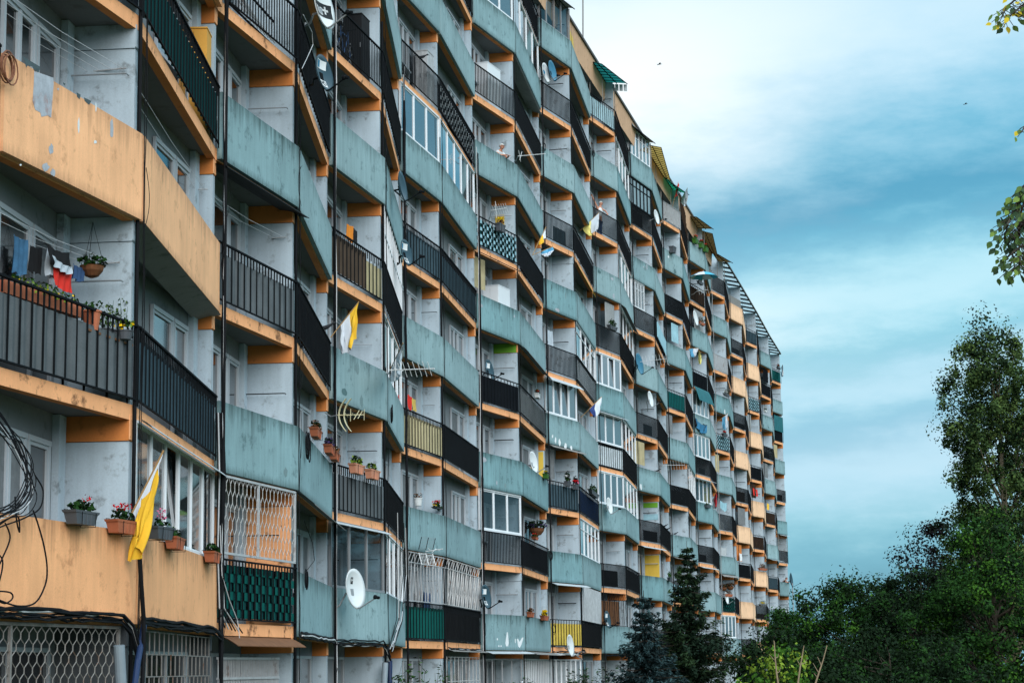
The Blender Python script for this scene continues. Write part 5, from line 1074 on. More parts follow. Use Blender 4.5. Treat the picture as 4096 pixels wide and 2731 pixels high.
# ------------------------------------------------------------------ flags
def flag(i, base, tip, out0, out1, colors, drop, label, start=.3, split='v', wind=.0, seed=0, cat='flag', pole='pole_wood', r=.013, taper=.5, swing=0.0):
    """staff from the balcony outwards; the cloth is tied from `start` of the staff to its tip and hangs in folds"""
    p0, p1 = at(i, *base, out0), at(i, *tip, out1); root = empty('flag', p0, label, cat, 'flags flown from the balconies'); g = G(); g.tube([p0, p1], r, pole, 6); g.build('staff', root)
    f = FC[i]; U, W_ = 26, 22; pt = {}
    for u in range(U+1):
        for v in range(W_+1):
            t = u/U; s_ = start+(1-start)*t; top = p0.lerp(p1, s_); vv = v/W_; h = drop*(1 - .25*abs(t-.5))
            low = p0.lerp(p1, start+(1-start)*(.5+(t-.5)*(1-taper)) + swing*vv)
            q = top.lerp(low, vv**1.2) - Vector((0, 0, h*vv)); q = q + f.N3*((.06*math.sin(t*9+seed+vv*2) + .025*math.sin(t*23+seed*3-vv*4) + .012*math.sin(t*41+vv*9))*min(1, vv*2.5) + wind*vv) + f.D3*((.05*math.sin(t*7+seed*2+vv*3) + .02*math.sin(t*17+vv*6+seed))*vv)
            pt[u, v] = q
    k = len(colors); gs = {c: G() for c in colors}
    for u in range(U):
        for v in range(W_):
            c = (min(k-1, int(u*k/U)) if split == 'u' else min(k-1, int(v*k/W_))); gs[colors[c]].face([pt[u, v+1], pt[u+1, v+1], pt[u+1, v], pt[u, v]], colors[c], None, True)
    for c in gs: gs[c].build('cloth_stripe', root, weld=True)
    return root
flag(0, (508, 2090), (655, 1800), .06, .55, ['flag_white', 'flag_yellow', 'flag_yellow', 'flag_yellow', 'flag_yellow'], .74, 'white and golden yellow flag drooping at the near orange corner', .15, 'v', seed=1, taper=.62, swing=-.28)
flag(4, (1322, 1350), (1436, 1206), .05, .70, ['flag_white', 'flag_yellow'], .85, 'white and yellow flag flying before the orange beam in the third bay', .35, 'u', seed=2, taper=.35, swing=-.02)
flag(8, (2140, 1010), (2183, 912), .05, .6, ['flag_white', 'flag_yellow'], .28, 'small yellow and white flag at the inner corner above the light blue pennant', .5, 'u', seed=3) if False else flag(9, (2130, 1020), (2184, 908), .05, .5, ['flag_yellow', 'flag_white'], .30, 'small yellow and white flag above the light blue pennant', .45, 'u', seed=3)
flag(10, (2131, 1020), (2212, 986), .05, .6, ['flag_lightblue', 'flag_white'], .32, 'light blue pennant below the small yellow flag', .45, 'v', seed=4)
flag(12, (2318, 925), (2396, 851), .0, .9, ['flag_pale_yellow', 'flag_white'], .62, 'pale yellow and white flag below the person stretching', .15, 'u', seed=5, wind=.1)
flag(12, (2322, 1670), (2407, 1586), .1, .7, ['flag_blue', 'flag_white'], .62, 'dark blue and white flag on a long staff over the white glazed balconies', .42, 'u', seed=6)
flag(18, (2742, 1395), (2795, 1392), .1, .9, ['flag_lightblue', 'flag_white'], .55, 'blue and white flag under the small wooden awning', .2, 'u', seed=7)
flag(18, (2785, 1392), (2804, 1412), .2, .8, ['flag_pale_yellow'], .8, 'pale yellow cloth strip hanging beside the blue and white flag', .5, 'u', seed=8)
flag(20, (2863, 1692), (2912, 1652), .1, 1.0, ['flag_lightblue', 'flag_white'], .95, 'blue and white flag on a slanting staff over the woven blue railing', .5, 'u', seed=9)
flag(16, (2690, 828), (2713, 728), .0, .3, ['flag_red'], .3, 'narrow red flag on a tall staff at the white barred top balcony', .4, 'u', seed=10, pole='pole_wood')
flag(17, (2722, 800), (2750, 752), .0, .5, ['flag_white'], .75, 'white flag on a slanting staff beside the green canopy', .15, 'u', seed=11)
flag(28, (3125, 1470), (3131, 1458), .2, 1.0, ['flag_lightblue', 'flag_white'], 1.0, 'light blue flag hanging off the topmost far corner', .1, 'u', seed=12)
flag(19, (2846, 2010), (2868, 1962), .1, .6, ['flag_white', 'flag_red'], .8, 'white and red flag hanging above the teal parapet near the spruce top', .2, 'u', seed=13)
flag(5, (1560, 1480), (1612, 1372), .1, .6, ['flag_white'], .55, 'plain white cloth flag above the spiky white antenna', .1, 'u', seed=14, taper=.2)

# ------------------------------------------------------------------ aerials and dishes
DN = Vector((.91, -.38, .16)).normalized()
def label3d(root, txt, c, nrm, up, size, m, name='lettering', off=.01):
    cu = bpy.data.curves.new('t', 'FONT'); cu.body = txt; cu.size = size; cu.align_x = 'CENTER'; cu.align_y = 'CENTER'; cu.extrude = .002; cu.offset = size*.035
    to = bpy.data.objects.new('t', cu); COL.objects.link(to); dg = bpy.context.evaluated_depsgraph_get(); me = bpy.data.meshes.new_from_object(to.evaluated_get(dg)); bpy.data.objects.remove(to)
    z = Vector(nrm).normalized(); x = Vector(up).cross(z).normalized(); y = z.cross(x); M = Matrix((x, y, z)).transposed().to_4x4(); M.translation = Vector(c) + z*off - root.location
    me.transform(M); me.materials.clear(); me.materials.append(MATS[m]); o = bpy.data.objects.new(name, me); COL.objects.link(o); o.parent = root; return o
def dish(i, px, py, out, r, m, label, wall=None, n=None, logo=None, arm=True, mast=None):
    c = at(i, px, py, out); f = FC[i]; z = (n or DN).normalized(); x = Vector((0, 0, 1)).cross(z).normalized(); y = z.cross(x); root = empty('satellite_dish', c, label, 'satellite dish', 'satellite dishes on the facade'); g = G(); NR, NA = 6, 28
    P = lambda q, a: c + x*(r*.92*q*math.cos(a)) + y*(r*1.04*q*math.sin(a)) + z*(r*.26*(q*q-1))
    for b in range(NR):
        for k in range(NA):
            a0, a1 = 2*PI*k/NA, 2*PI*(k+1)/NA; q0, q1 = b/NR, (b+1)/NR
            pts = [P(q0, a0), P(q1, a0), P(q1, a1), P(q0, a1)] if b else [P(0, 0), P(q1, a0), P(q1, a1)]
            g.face(pts, m, None, True); g.face([p - z*.02 for p in pts][::-1], m, None, True)
    for k in range(NA): a0, a1 = 2*PI*k/NA, 2*PI*(k+1)/NA; g.face([P(1, a0), P(1, a0)-z*.02, P(1, a1)-z*.02, P(1, a1)], m)
    g.build('reflector', root, weld=True); g = G(); bt = c - y*r*1.0; ft = c + z*r*1.15 - y*r*.62; hw = 'grey_metal' if m == 'dish_white' else 'black_metal'
    g.tube([bt - z*.04, bt + z*.05, ft], [.018, .018, .014], hw, 6); g.build('feed_arm', root); g = G(); g.lathe(ft, [(.001, -.07), (.035, -.07), (.035, .0), (.05, .02), (.05, .06), (.001, .065)], 'ink_white' if m == 'dish_white' and r > .5 else 'black_metal', 10, -z + y*.35); g.build('receiver', root)
    g = G(); bk = c - z*(r*.3+.02) - y*r*.15
    if wall: w_ = at(i, *wall, -.02); g.tube([bk, bk - z*.12, w_.lerp(bk, .35) - Vector((0, 0, .08)), w_ - Vector((0, 0, .06)), w_], .022, hw, 7)
    else: g.tube([bk, bk - z*.12, f.p((bk - f.p(0, 0, 0)).dot(f.D3), -.1, bk.z-.1)], .022, hw, 7)
    g.box(bk - x*.06 - y*.08, x*.12, y*.16, z*.05, hw); g.build('bracket', root)
    def conf(a, b, dz): q2 = (a/(.92*r))**2 + (b/(1.04*r))**2; return c + x*a + y*b + z*(r*.26*(q2-1) + dz)
    def badge(a0, b0, a1, b1, m_, nm, dz=.004):
        g = G(); K = 6
        for p in range(K):
            for q in range(K): A0, A1, B0, B1 = a0+(a1-a0)*p/K, a0+(a1-a0)*(p+1)/K, b0+(b1-b0)*q/K, b0+(b1-b0)*(q+1)/K; g.face([conf(A0, B0, dz), conf(A1, B0, dz), conf(A1, B1, dz), conf(A0, B1, dz)], m_)
        g.build(nm, root, weld=True)
    def letters(txt, a, b, size, m_, dz=.007):
        o = label3d(root, txt, c, z, y, size, m_); 
        for v in o.data.vertices: p = Vector(v.co) + root.location - c; v.co = conf(a + p.dot(x), b + p.dot(y), dz) - root.location
    if logo == 'nc': badge(-.30, -.16, .32, .13, 'ink_black', 'badge'); letters('nc+', .015, -.015, .30, 'ink_white')
    if logo == 'plus': badge(-.05, .12, .05, .27, 'ink_black', 'badge'); letters('+', .0, .20, .15, 'ink_white')
    if logo in ('tag', 'hd'): badge(-.17, .10, .17, .27, 'ink_white', 'badge'); badge(-.155, .115, -.05, .255, 'ink_blue', 'emblem', .007); badge(-.11, -.27, .11, -.13, 'ink_white', 'badge'); letters('HD', .0, -.20, .13, 'dish_dark')
    if logo == 'blue': g = G(); g.lathe(c + y*.1 - z*(r*.24), [(.001, 0), (.12, 0), (.12, .006), (.001, .006)], 'ink_blue', 14, z); g.build('emblem', root)
    return root
dish(3, 1300, 30, .62, .42, 'dish_white', 'large white dish with black lettered badge at the top left', (1222, 92), logo='nc')
dish(3, 1300, 292, .58, .36, 'dish_dark', 'dark blue dish with white badges below the lettered white dish', (1240, 330), logo='tag')
dish(5, 1628, 1010, .35, .36, 'dish_dark', 'dark dish with two white badges left of the long dark railing', (1590, 1050), logo='hd')
dish(5, 1614, 745, .35, .40, 'dish_dark', 'dark dish seen edge on under the teal parapet below the large glazed balcony', (1600, 775), n=Vector((.97, -.2, .15)))
dish(4, 1424, 2353, .5, .44, 'dish_white', 'large white dish with small black plus badge before the dark glazed balcony', (1335, 2425), logo='plus', n=Vector((.88, -.44, .12)))
dish(7, 1960, 1480, .15, .38, 'dish_dark', 'dark dish with white badges on the railing below the lime beam', None, logo='hd')
dish(8, 1947, 2385, .35, .40, 'dish_dark', 'dark dish with badges left of the teal parapet with white runs', (1925, 2420), logo='hd')
dish(10, 2186, 292, .35, .42, 'dish_white', 'white dish with round blue emblem, left of the pair high on the block', (2150, 312), logo='blue')
dish(10, 2212, 284, .45, .44, 'dish_blue', 'blue dish, right of the pair high on the block', (2190, 312))
dish(12, 2440, 2022, .35, .38, 'dish_white', 'white dish on the teal parapet below the two-sash white glazing', (2425, 2040))
dish(10, 2284, 2580, .55, .42, 'dish_white', 'tall plain white dish below the yellow covered railing', (2330, 2630), n=Vector((.93, -.34, .12)))
dish(14, 2604, 1596, .3, .42, 'dish_white', 'white dish standing over the dark railing below the wind-vane like aerial', (2590, 1640))
dish(9, 2137, 1848, -.1, .42, 'dish_white', 'white dish in front of the yellow panel', None)
dish(12, 2432, 2476, .35, .38, 'dish_dark', 'dark dish with white badges behind the blue spruce', (2400, 2510), logo='hd')
dish(7, 2062, 2722, .5, .42, 'dish_dark', 'dark dish at ground level at the bottom edge', None, logo='tag', n=Vector((.7, -.7, .2)))
dish(18, 2784, 1272, .2, .48, 'dish_white', 'white dish amid clutter on the high balcony above the wooden awning', None)
dish(15, 2628, 868, .3, .40, 'dish_white', 'pale dish in the inner corner left of the open railing high up', None)
dish(20, 2908, 2390, .2, .40, 'dish_white', 'small white dish on the dark woven railing beside the spruce', None)
dish(14, 2560, 1455, .55, .55, 'dish_blue', 'pale blue dish on the teal parapet among aerial rods', (2530, 1490))
dish(22, 2889, 1865+120, .1, .4, 'dish_dark', 'dark dish on a far pale balcony', None) if False else None
c = atY(3167, 2318, 176); root = dish(28, 3167, 2318, 1.4, .62, 'dish_dark', 'dark dish on a tall pole beyond the far end of the block', (3150, 2330), n=Vector((.95, -.3, .1)))
cc_ = at(28, 3170, 2345, 1.35); g = G(); g.tube([Vector((cc_.x, cc_.y, 0)), cc_ + Vector((0, 0, .3))], .045, 'grey_metal', 7); g.build('mast', root)
def aerial(i, px, py, out, boom, els, label, m='ink_white', wall=None, grid=False, arcs=False):
    """rod aerial: boom vector and a list of (position along boom, half length, tilt)"""
    c = at(i, px, py, out); f = FC[i]; root = empty('tv_aerial', c, label, 'aerial', 'aerials on the facade'); g = G(); b = Vector(boom); bl = b.length; bd = b.normalized(); s = bd.cross(Vector((0, 0, 1))).normalized(); u = s.cross(bd)
    g.tube([c, c+bd*bl], .012, m, 6); g.build('boom', root); g = G()
    for t, h, a in els: d = s*math.cos(a)+u*math.sin(a); g.tube([c+bd*bl*t-d*h, c+bd*bl*t+d*h], .008, m, 5)
    g.build('elements', root)
    if arcs:
        for sg in (0, .12): 
            g = G(); pa = [c + bd*(.04+sg+.17*(abs(t)**2)) + Vector((0, 0, .37*t)) for t in [k/6-1 for k in range(13)]]
            for a, d in zip(pa, pa[1:]): g.box(a - s*.035, d-a, s*.07, bd*.012, 'cream')
            g.build('reflector', root)
    if grid:
        for sg in (1, -1):
            g = G(); o = c + Vector((0, 0, .05*sg)); dz = Vector((0, 0, .34*sg)) + bd*.10
            for k in range(9): g.tube([o + dz*(k/8) - s*.36, o + dz*(k/8) + s*.36], .006, 'grey_metal' if sg > 0 else 'ink_white', 4)
            for k in (-.36, 0, .36): g.tube([o + s*k, o + dz + s*k], .014, 'black_metal' if sg > 0 else 'ink_white', 4)
            g.build('reflector', root)
    g = G(); w_ = at(i, *wall, -.02) if wall else f.p((c - f.p(0, 0, 0)).dot(f.D3), -.08, c.z-.2); g.tube([c, c.lerp(w_, .5) - Vector((0, 0, .06)), w_], .014, 'grey_metal', 6); g.build('bracket', root)
aerial(4, 1348, 1660, .35, (.62, -.15, -.02), [(.35, .10, .3), (.5, .14, 1.57), (.62, .12, .2), (.72, .22, -.6), (.85, .18, -.6), (1.0, .12, 1.5)], 'cream aerial with two curved reflector bands beside the flower boxes', 'cream', (1300, 1650), arcs=True)
aerial(5, 1560, 1480, .35, (1.05, -.5, -.06), [(k/9, .18+.02*(k % 2), .9) for k in range(1, 9)] + [(.12, .25, 1.57), (.2, .2, 0)], 'spiky white rod aerial jutting from the narrow glazed balcony', 'ink_white', (1550, 1490))
aerial(6, 1703, 2205, .25, (.5, -.3, .05), [(.3, .14, .5), (.5, .12, -.5), (.7, .10, .2)], 'wide grid aerial mounted over the white scroll grille', 'ink_white', (1703, 2215), grid=True)
aerial(8, 2072, 625, .35, (1.0, -.35, -.02), [(.06, .22, 1.0), (.1, .22, -1.0)] , 'white cross-shaped rod aerial right of the old man', 'ink_white', (2056, 648))
aerial(8, 1965, 842, .2, (.55, -.2, .03), [(k/7, .20, .8) for k in range(1, 8)] + [(.3, .3, 1.57)], 'white comb aerial above the blue woven railing', 'ink_white', (1955, 880))
aerial(14, 2560, 1447, .45, (1.3, -.9, 0), [(k/8, .28, 1.2) for k in range(1, 9)], 'pale long rod aerial above the teal parapet among the dishes', 'ink_white', (2535, 1490))
aerial(20, 2870, 1560, .3, (.9, -.2, 0), [(k/6, .35, 1.1) for k in range(1, 7)], 'rod aerial among clutter on the far teal parapet', 'grey_metal', None)
aerial(24, 3000, 1302, .4, (.9, -.2, 0), [(k/6, .4, 1.3) for k in range(1, 7)], 'dark rod aerial near the top of the far orange bays', 'plate_grey', None)
aerial(16, 2650, 1860, .4, (1.2, -.4, -.05), [(k/8, .3, 1.0) for k in range(1, 9)], 'white rod aerial jutting out above the dark teal tarp', 'ink_white', None)
aerial(18, 2786, 1165, .3, (.7, -.2, .05), [(k/5, .25, 1.0) for k in range(1, 6)], 'white rod aerial under the blue parasol', 'ink_white', None)
aerial(24, 3032, 2415, .4, (.8, -.3, .02), [(k/6, .3, 1.1) for k in range(1, 7)], 'grey rod aerial beside the far railing plants', 'grey_metal', None)
tubeT('roof_mast', 'thin dark mast standing on the roof edge against the sky', 'mast', [atY(2362, 215, 89.5) - Vector((.35, 0, .5)), atY(2362, 215, 89.5) - Vector((.35, 0, -.2)), atY(2359, -200, 89.6) - Vector((.33, 0, 0))], .035, 'plate_grey', 6)

# cabinets, dryers and a parasol
def cabinet(i, n, x0, x1, o0, o1, h, m, label, z0=.0, doors=2):
    f = FC[i]; z = n*FH+z0; root = empty('cabinet', f.p(x0, o0, z), label, 'cabinet', 'cabinets on the balconies'); g = G(); g.box(f.p(x0, o0, z), f.D3*(x1-x0), f.N3*(o1-o0), f.U3*h, m); g.build('carcass', root)
    for k in range(doors):
        g = G(); w_ = (o1-o0)/doors; g.box(f.p(x0-.018, o0+w_*k+.008, z+.04), f.D3*.016, f.N3*(w_-.016), f.U3*(h-.08), m); dr = g.build('door', root); g = G(); g.box(f.p(x0-.035, o0+w_*(k+.8), z+h*.5), f.D3*.018, f.N3*.02, f.U3*.12, 'grey_metal'); g.build('handle', dr)
    g = G(); g.box(f.p(x0-.02, o0-.01, z+h), f.D3*(x1-x0+.04), f.N3*(o1-o0+.02), f.U3*.025, m); g.build('top', root)
cabinet(1, 4, 6.4, 6.9, -.62, -.16, 1.95, 'cabinet_orange', 'tall orange yellow cabinet behind the dark railing at upper left')
cabinet(4, 6, 3.1, 3.75, -.75, -.25, 1.75, 'cloth_black', 'tall black cabinet on the balcony right of the lettered white dish')
cabinet(8, 6, 2.2, 3.4, -.85, -.12, 1.55, 'white_trim', 'large white cabinet below the blue woven railing') if False else cabinet(8, 5, 2.4, 3.5, -.85, -.2, 1.75, 'white_trim', 'large white cabinet below the blue woven railing')
cabinet(8, 8, 1.7, 2.9, -.8, -.2, 1.6, 'white_trim', 'white cabinet under the dark unit above the weathered open railing')
cabinet(6, 7, 3.2, 3.9, -.55, -.15, 1.7, 'curtain', 'pale shelf cabinet on the balcony with the crow')
f = FC[2]; z = 5*FH; root = empty('drying_rack', f.p(1.5, -.3, z), 'folded clothes dryer leaning behind the upper open railing', 'drying rack'); g = G()
for k in range(9): g.bar(f.p(1.0+k*.18, -.35, z+.9-.05*k), f.p(1.7+k*.18, -.2, z+.15), .010, 'white_metal')
for k in (0, 1): g.bar(f.p(1.0, -.33, z+.9-k*.6), f.p(3.2, -.25, z+.6-k*.5), .016, 'black_metal')
g.build('rails', root)
f = FC[4]; z = 6*FH; root = empty('bicycle', f.p(1.9, -.3, z), 'dark bicycle standing behind the open railing beside the black cabinet', 'bicycle')
for x in (1.3, 2.3):
    g = G(); g.tube([f.p(x+.33*math.cos(t*PI/10), -.3, z+.34+.33*math.sin(t*PI/10)) for t in range(21)], .018, 'cloth_black', 5, True, False); wh = g.build('wheel', root); g = G()
    for k in range(8): g.bar(f.p(x, -.3, z+.34), f.p(x+.32*math.cos(k*PI/4), -.3, z+.34+.32*math.sin(k*PI/4)), .003, 'grey_metal')
    g.build('spokes', wh)
g = G()
for a, b_ in (((1.3, .34), (1.6, .8)), ((1.6, .8), (2.15, .82)), ((1.6, .8), (1.8, .32)), ((1.8, .32), (2.15, .82)), ((1.3, .34), (1.8, .32)), ((2.3, .34), (2.1, .95)), ((1.55, .7), (1.55, .98))): g.bar(f.p(a[0], -.3, z+a[1]), f.p(b_[0], -.3, z+b_[1]), .014, 'cloth_jeans')
g.build('frame', root); g = G(); g.box(f.p(1.44, -.36, z+.97), f.D3*.24, f.N3*.12, f.U3*.05, 'cloth_black'); g.build('saddle', root); g = G(); g.tube([f.p(2.1, -.55, z+1.0), f.p(2.05, -.3, z+.97), f.p(2.1, -.08, z+1.0)], .013, 'black_metal', 6); g.build('handlebar', root)
c = at(19, 2815, 1108, .05); root = empty('parasol', c - Vector((0, 0, 1.2)), 'blue and white parasol over a high balcony', 'parasol'); g = [G(), G()]
for k in range(8):
    a0, a1 = 2*PI*k/8, 2*PI*(k+1)/8; R_ = .95; q = lambda a, r, h: c + Vector((r*math.cos(a), r*math.sin(a), h)); g[k % 2].face([q(a0, .02, .36), q(a0, R_*.5, .24), q(a1, R_*.5, .24)], ('parasol_blue', 'flag_white')[k % 2]); g[k % 2].face([q(a0, R_*.5, .24), q(a0, R_, 0), q(a1, R_, 0), q(a1, R_*.5, .24)], ('parasol_blue', 'flag_white')[k % 2])
for k in (0, 1): g[k].build('canopy_panels', root)
g = G(); g.tube([c - Vector((0, 0, 1.2)), c + Vector((0, 0, .4))], .018, 'white_metal', 6); g.build('pole', root)
# thin washing lines inside the near balconies
def line(i, n, z, outs, x0, x1, label):
    f = FC[i]; g = G()
    for o in outs: g.tube([f.p(x0, o, n*FH+z), f.p((x0+x1)/2, o, n*FH+z-.05), f.p(x1, o, n*FH+z)], .0035, 'cable_white', 4)
    g.tube([f.p(x0+.01, outs[0]+.05, n*FH+z), f.p(x0+.01, outs[-1]-.05, n*FH+z)], .012, 'white_metal', 5); g.tube([f.p(x1-.01, outs[0]+.05, n*FH+z), f.p(x1-.01, outs[-1]-.05, n*FH+z)], .012, 'white_metal', 5)
    tag(g.build('washing_line'), label, 'washing line', 'washing lines inside the balconies')
line(0, 3, 1.95, (-.25, -.42, -.6, -.78), .1, 3.75, 'four washing lines above the peeling orange parapet'); line(0, 2, 1.95, (-.3, -.5, -.7), .1, 3.75, 'washing lines carrying the coloured washing'); line(1, 3, 1.95, (-.25, -.4), .4, 6.9, 'washing lines over the orange parapet with the hanging plate')
line(2, 3, 1.95, (-.25, -.45), .1, 3.8, 'washing line over the grey covered railing'); line(8, 9, 1.95, (-.25, -.4, -.6), .1, 3.8, 'washing lines under the high glazed teal balcony')
# ------------------------------------------------------------------ birds and people
def bird(c, dirv, label, L_=.30, grp='birds sitting on the railings', fly=False):
    d = Vector(dirv).normalized(); up = Vector((0, 0, 1)); s = d.cross(up).normalized(); c = Vector(c); root = empty('bird', c, label, 'bird', grp); g = G(); n = 10
    prof = [(-.62, .10, .012), (-.42, .06, .035), (-.28, .03, .07), (-.08, .02, .13), (.12, .07, .135), (.26, .14, .10), (.34, .20, .075), (.42, .24, .085), (.50, .24, .06), (.55, .23, .02)] if not fly else [(-.6, 0, .05), (-.3, 0, .06), (0, 0, .10), (.25, .01, .09), (.42, .03, .07), (.5, .02, .02)]
    rings = []
    for t, h, r in prof: rings.append([c + d*(t*L_) + up*((h+.18*(not fly))*L_) + (s*math.cos(2*PI*k/n)*.9 + (up*.9+d*.25)*math.sin(2*PI*k/n))*r*L_ for k in range(n)])
    for a, b in zip(rings, rings[1:]):
        for k in range(n): g.face([a[k], a[(k+1) % n], b[(k+1) % n], b[k]], 'feather', None, True)
    g.face(rings[0][::-1], 'feather'); g.face(rings[-1], 'feather')
    if fly:
        for sg in (1, -1):
            w = [c + d*.2*L_, c + s*sg*.5*L_ + up*.18*L_ + d*.15*L_, c + s*sg*1.1*L_ + up*.05*L_ - d*.15*L_, c + s*sg*.5*L_ + up*.15*L_ - d*.22*L_, c - d*.2*L_]; g.face(w if sg > 0 else w[::-1], 'feather')
    g.build('body', root, weld=True); hd = c + d*.55*L_ + up*((.23+.18*(not fly))*L_ if not fly else .02*L_); g = G(); g.tube([hd - d*.02*L_, hd + d*.14*L_ - up*.03*L_], [.03*L_, .004*L_], 'pot_grey', 6); g.build('beak', root)
    if not fly:
        g = G()
        for sg in (.05, -.05): g.tube([c + s*sg*L_ + up*.12*L_, c + s*sg*L_ - up*.02*L_], .012*L_, 'pot_grey', 5)
        g.build('legs', root)
def onrail(i, n, s, out=-.02, h=1.095): return FC[i].p(s, out, n*FH+h)
def sof(i, px, n): 
    f = FC[i]; best = min((abs(proj(f.p(f.L*k/60, -.02, n*FH+1.05))[0]-px), f.L*k/60) for k in range(61)); return best[1]
bird(onrail(3, 3, sof(3, 1303, 3)), (.9, .4, .1), 'black crow on the dark railing left of the white and yellow flag', .46)
bird(onrail(6, 7, sof(6, 1690, 7)), (.8, .6, .1), 'black crow on the open railing high beside the pale shelf cabinet', .40)
bird(onrail(15, 3, sof(15, 2660, 3)), (.8, -.5, 0), 'pigeon at the upper end of the teal covered railing', .34)
bird(onrail(15, 3, sof(15, 2672, 3)), (.8, -.3, 0), 'pigeon lower down the teal covered railing', .34)
bird(onrail(14, 4, sof(14, 2633, 4), -.04, 1.03), (.8, -.5, 0), 'dark pigeon on the teal parapet edge below the white rod aerial', .36)
bird(onrail(16, 3, sof(16, 2703, 3), -.04, 1.03), (.8, -.5, 0), 'dark pigeon on the teal parapet above the spruces', .34)
bird(atY(2638, 258, 120), (1, .2, .1), 'small bird flying high in the pale part of the sky', .30, 'birds flying in the sky', True)
bird(atY(3862, 417, 120), (1, .1, .15), 'small bird flying far right above the blue cloud bank', .26, 'birds flying in the sky', True)

def skin(name, verts, edges, radii, m, parent, sub=2):
    me = bpy.data.meshes.new(name); o0 = Vector((0, 0, 0)); q = parent
    while q is not None: o0 += q.location; q = q.parent
    me.from_pydata([tuple(Vector(v)-o0) for v in verts], edges, []); me.materials.append(MATS[m]); o = bpy.data.objects.new(name, me); COL.objects.link(o)
    bm = bmesh.new(); bm.from_mesh(me); sl = bm.verts.layers.skin.verify(); bm.verts.ensure_lookup_table()
    for v, r in zip(bm.verts, radii): v[sl].radius = r if isinstance(r, tuple) else (r, r)
    bm.verts[0][sl].use_root = True; bm.to_mesh(me); bm.free()
    o.modifiers.new('skin', 'SKIN').use_smooth_shade = True; sb = o.modifiers.new('sub', 'SUBSURF'); sb.levels = sb.render_levels = sub
    dg = bpy.context.evaluated_depsgraph_get(); dg.update(); m2 = bpy.data.meshes.new_from_object(o.evaluated_get(dg)); nm = o.name; bpy.data.objects.remove(o); o = bpy.data.objects.new(name, m2); COL.objects.link(o)
    m2.materials.clear(); m2.materials.append(MATS[m]); m2.polygons.foreach_set('use_smooth', [True]*len(m2.polygons)); o.parent = parent; return o
def person(feet, face, label, hips, shoulders, head, elbows, hands, shirt, hair, hairlen=.0, sleeve=.0, glasses=False, legs='cloth_jeans'):
    """all joints in a local frame: x to the person's left, y forwards, z up; standing on the balcony floor"""
    fw = Vector((face[0], face[1], 0)).normalized(); lf = Vector((-fw.y, fw.x, 0)); feet = Vector(feet); T = lambda p: feet + lf*p[0] + fw*p[1] + Vector((0, 0, p[2])); root = empty('person', feet, label, 'person', None)
    hp, sh, hd = Vector(hips), Vector(shoulders), Vector(head); nk = sh.lerp(hd, .42); v, e, r = [], [], []
    def A(p, rad, prev=None):
        v.append(T(p)); r.append(rad)
        if prev is not None: e.append((prev, len(v)-1))
        return len(v)-1
    b0 = A(hp, (.155, .11)); b1 = A(hp.lerp(sh, .45), (.14, .105), b0); b2 = A(hp.lerp(sh, .85), (.155, .11), b1); n0 = A(nk, .052, b2); n1 = A(nk.lerp(hd, .5), .058, n0); h1 = A(hd + Vector((0, .012, -.03)), (.072, .085), n1); h2 = A(hd + Vector((0, 0, .055)), (.076, .092), h1); A(hd + Vector((0, -.005, .095)), (.05, .06), h2)
    arms = []
    for k, sg in enumerate((1, -1)):
        s_ = sh + Vector((sg*.175, 0, -.02)); el, ha = Vector(elbows[k]), Vector(hands[k]); i0 = A(s_, .056, b2); i1 = A(s_.lerp(el, .5), .046, i0); i2 = A(el, .040, i1); i3 = A(el.lerp(ha, .55), .034, i2); i4 = A(ha, .026, i3); d = (ha-el).normalized(); i5 = A(ha + d*.05, (.036, .020), i4); arms.append((s_, el, ha, d))
        sd = Vector((0, 0, 1)).cross(d); sd = (sd if sd.length > .1 else Vector((1, 0, 0))).normalized()
        for q in range(4): f0 = A(ha + d*.085 + sd*(-.026+.0175*q), .0095, i5); f1 = A(ha + d*(.115+.01*(q in (1, 2))) + sd*(-.027+.018*q) - Vector((0, 0, .012)), .0085, f0); A(ha + d*(.140+.012*(q in (1, 2))) + sd*(-.027+.018*q) - Vector((0, 0, .03)), .007, f1)
        t0 = A(ha + d*.05 - sd*.042*sg, .010, i5); A(ha + d*.085 - sd*.058*sg, .008, t0)
        L0 = A(hp + Vector((sg*.09, 0, -.08)), .085, b0); L1 = A((sg*.10, hp.y*.5, .48), .058, L0); L2 = A((sg*.10, 0, .10), .04, L1); A((sg*.105, .13, .035), .035, L2)
    skin('body', v, e, r, 'skin', root)
    # clothing follows the torso and arms
    v2, e2, r2 = [], [], []
    def B(p, rad, prev=None):
        v2.append(T(p)); r2.append(rad)
        if prev is not None: e2.append((prev, len(v2)-1))
        return len(v2)-1
    c0 = B(hp + Vector((0, 0, -.06)), (.172, .128)); c1 = B(hp.lerp(sh, .45), (.158, .122), c0); c2 = B(hp.lerp(sh, .86), (.172, .126), c1); B(sh + Vector((0, 0, .015)), .075, c2)
    for s_, el, ha, d in arms:
        q = B(s_, .068, c2)
        if sleeve > .2: q = B(s_.lerp(el, .55), .058, q)
        if sleeve > .6: q = B(el, .052, q); B(el.lerp(ha, .8), .042, q)
    skin('shirt', v2, e2, r2, shirt, root)
    v3 = [T(hp + Vector((0, 0, -.05))), T((.095, hp.y*.8, .68)), T((.10, hp.y*.5, .45)), T((.10, 0, .10)), T((-.095, hp.y*.8, .68)), T((-.10, hp.y*.5, .45)), T((-.10, 0, .10))]
    skin('trousers', v3, [(0, 1), (1, 2), (2, 3), (0, 4), (4, 5), (5, 6)], [(.17, .125), .10, .075, .06, .10, .075, .06], legs, root)
    # face
    ax = (hd - nk).normalized(); hx = Vector((1, 0, 0)); hy = Vector((0, 1, 0)); g = G(); H = lambda x, y, z: T(hd + Vector((x, y, z)))
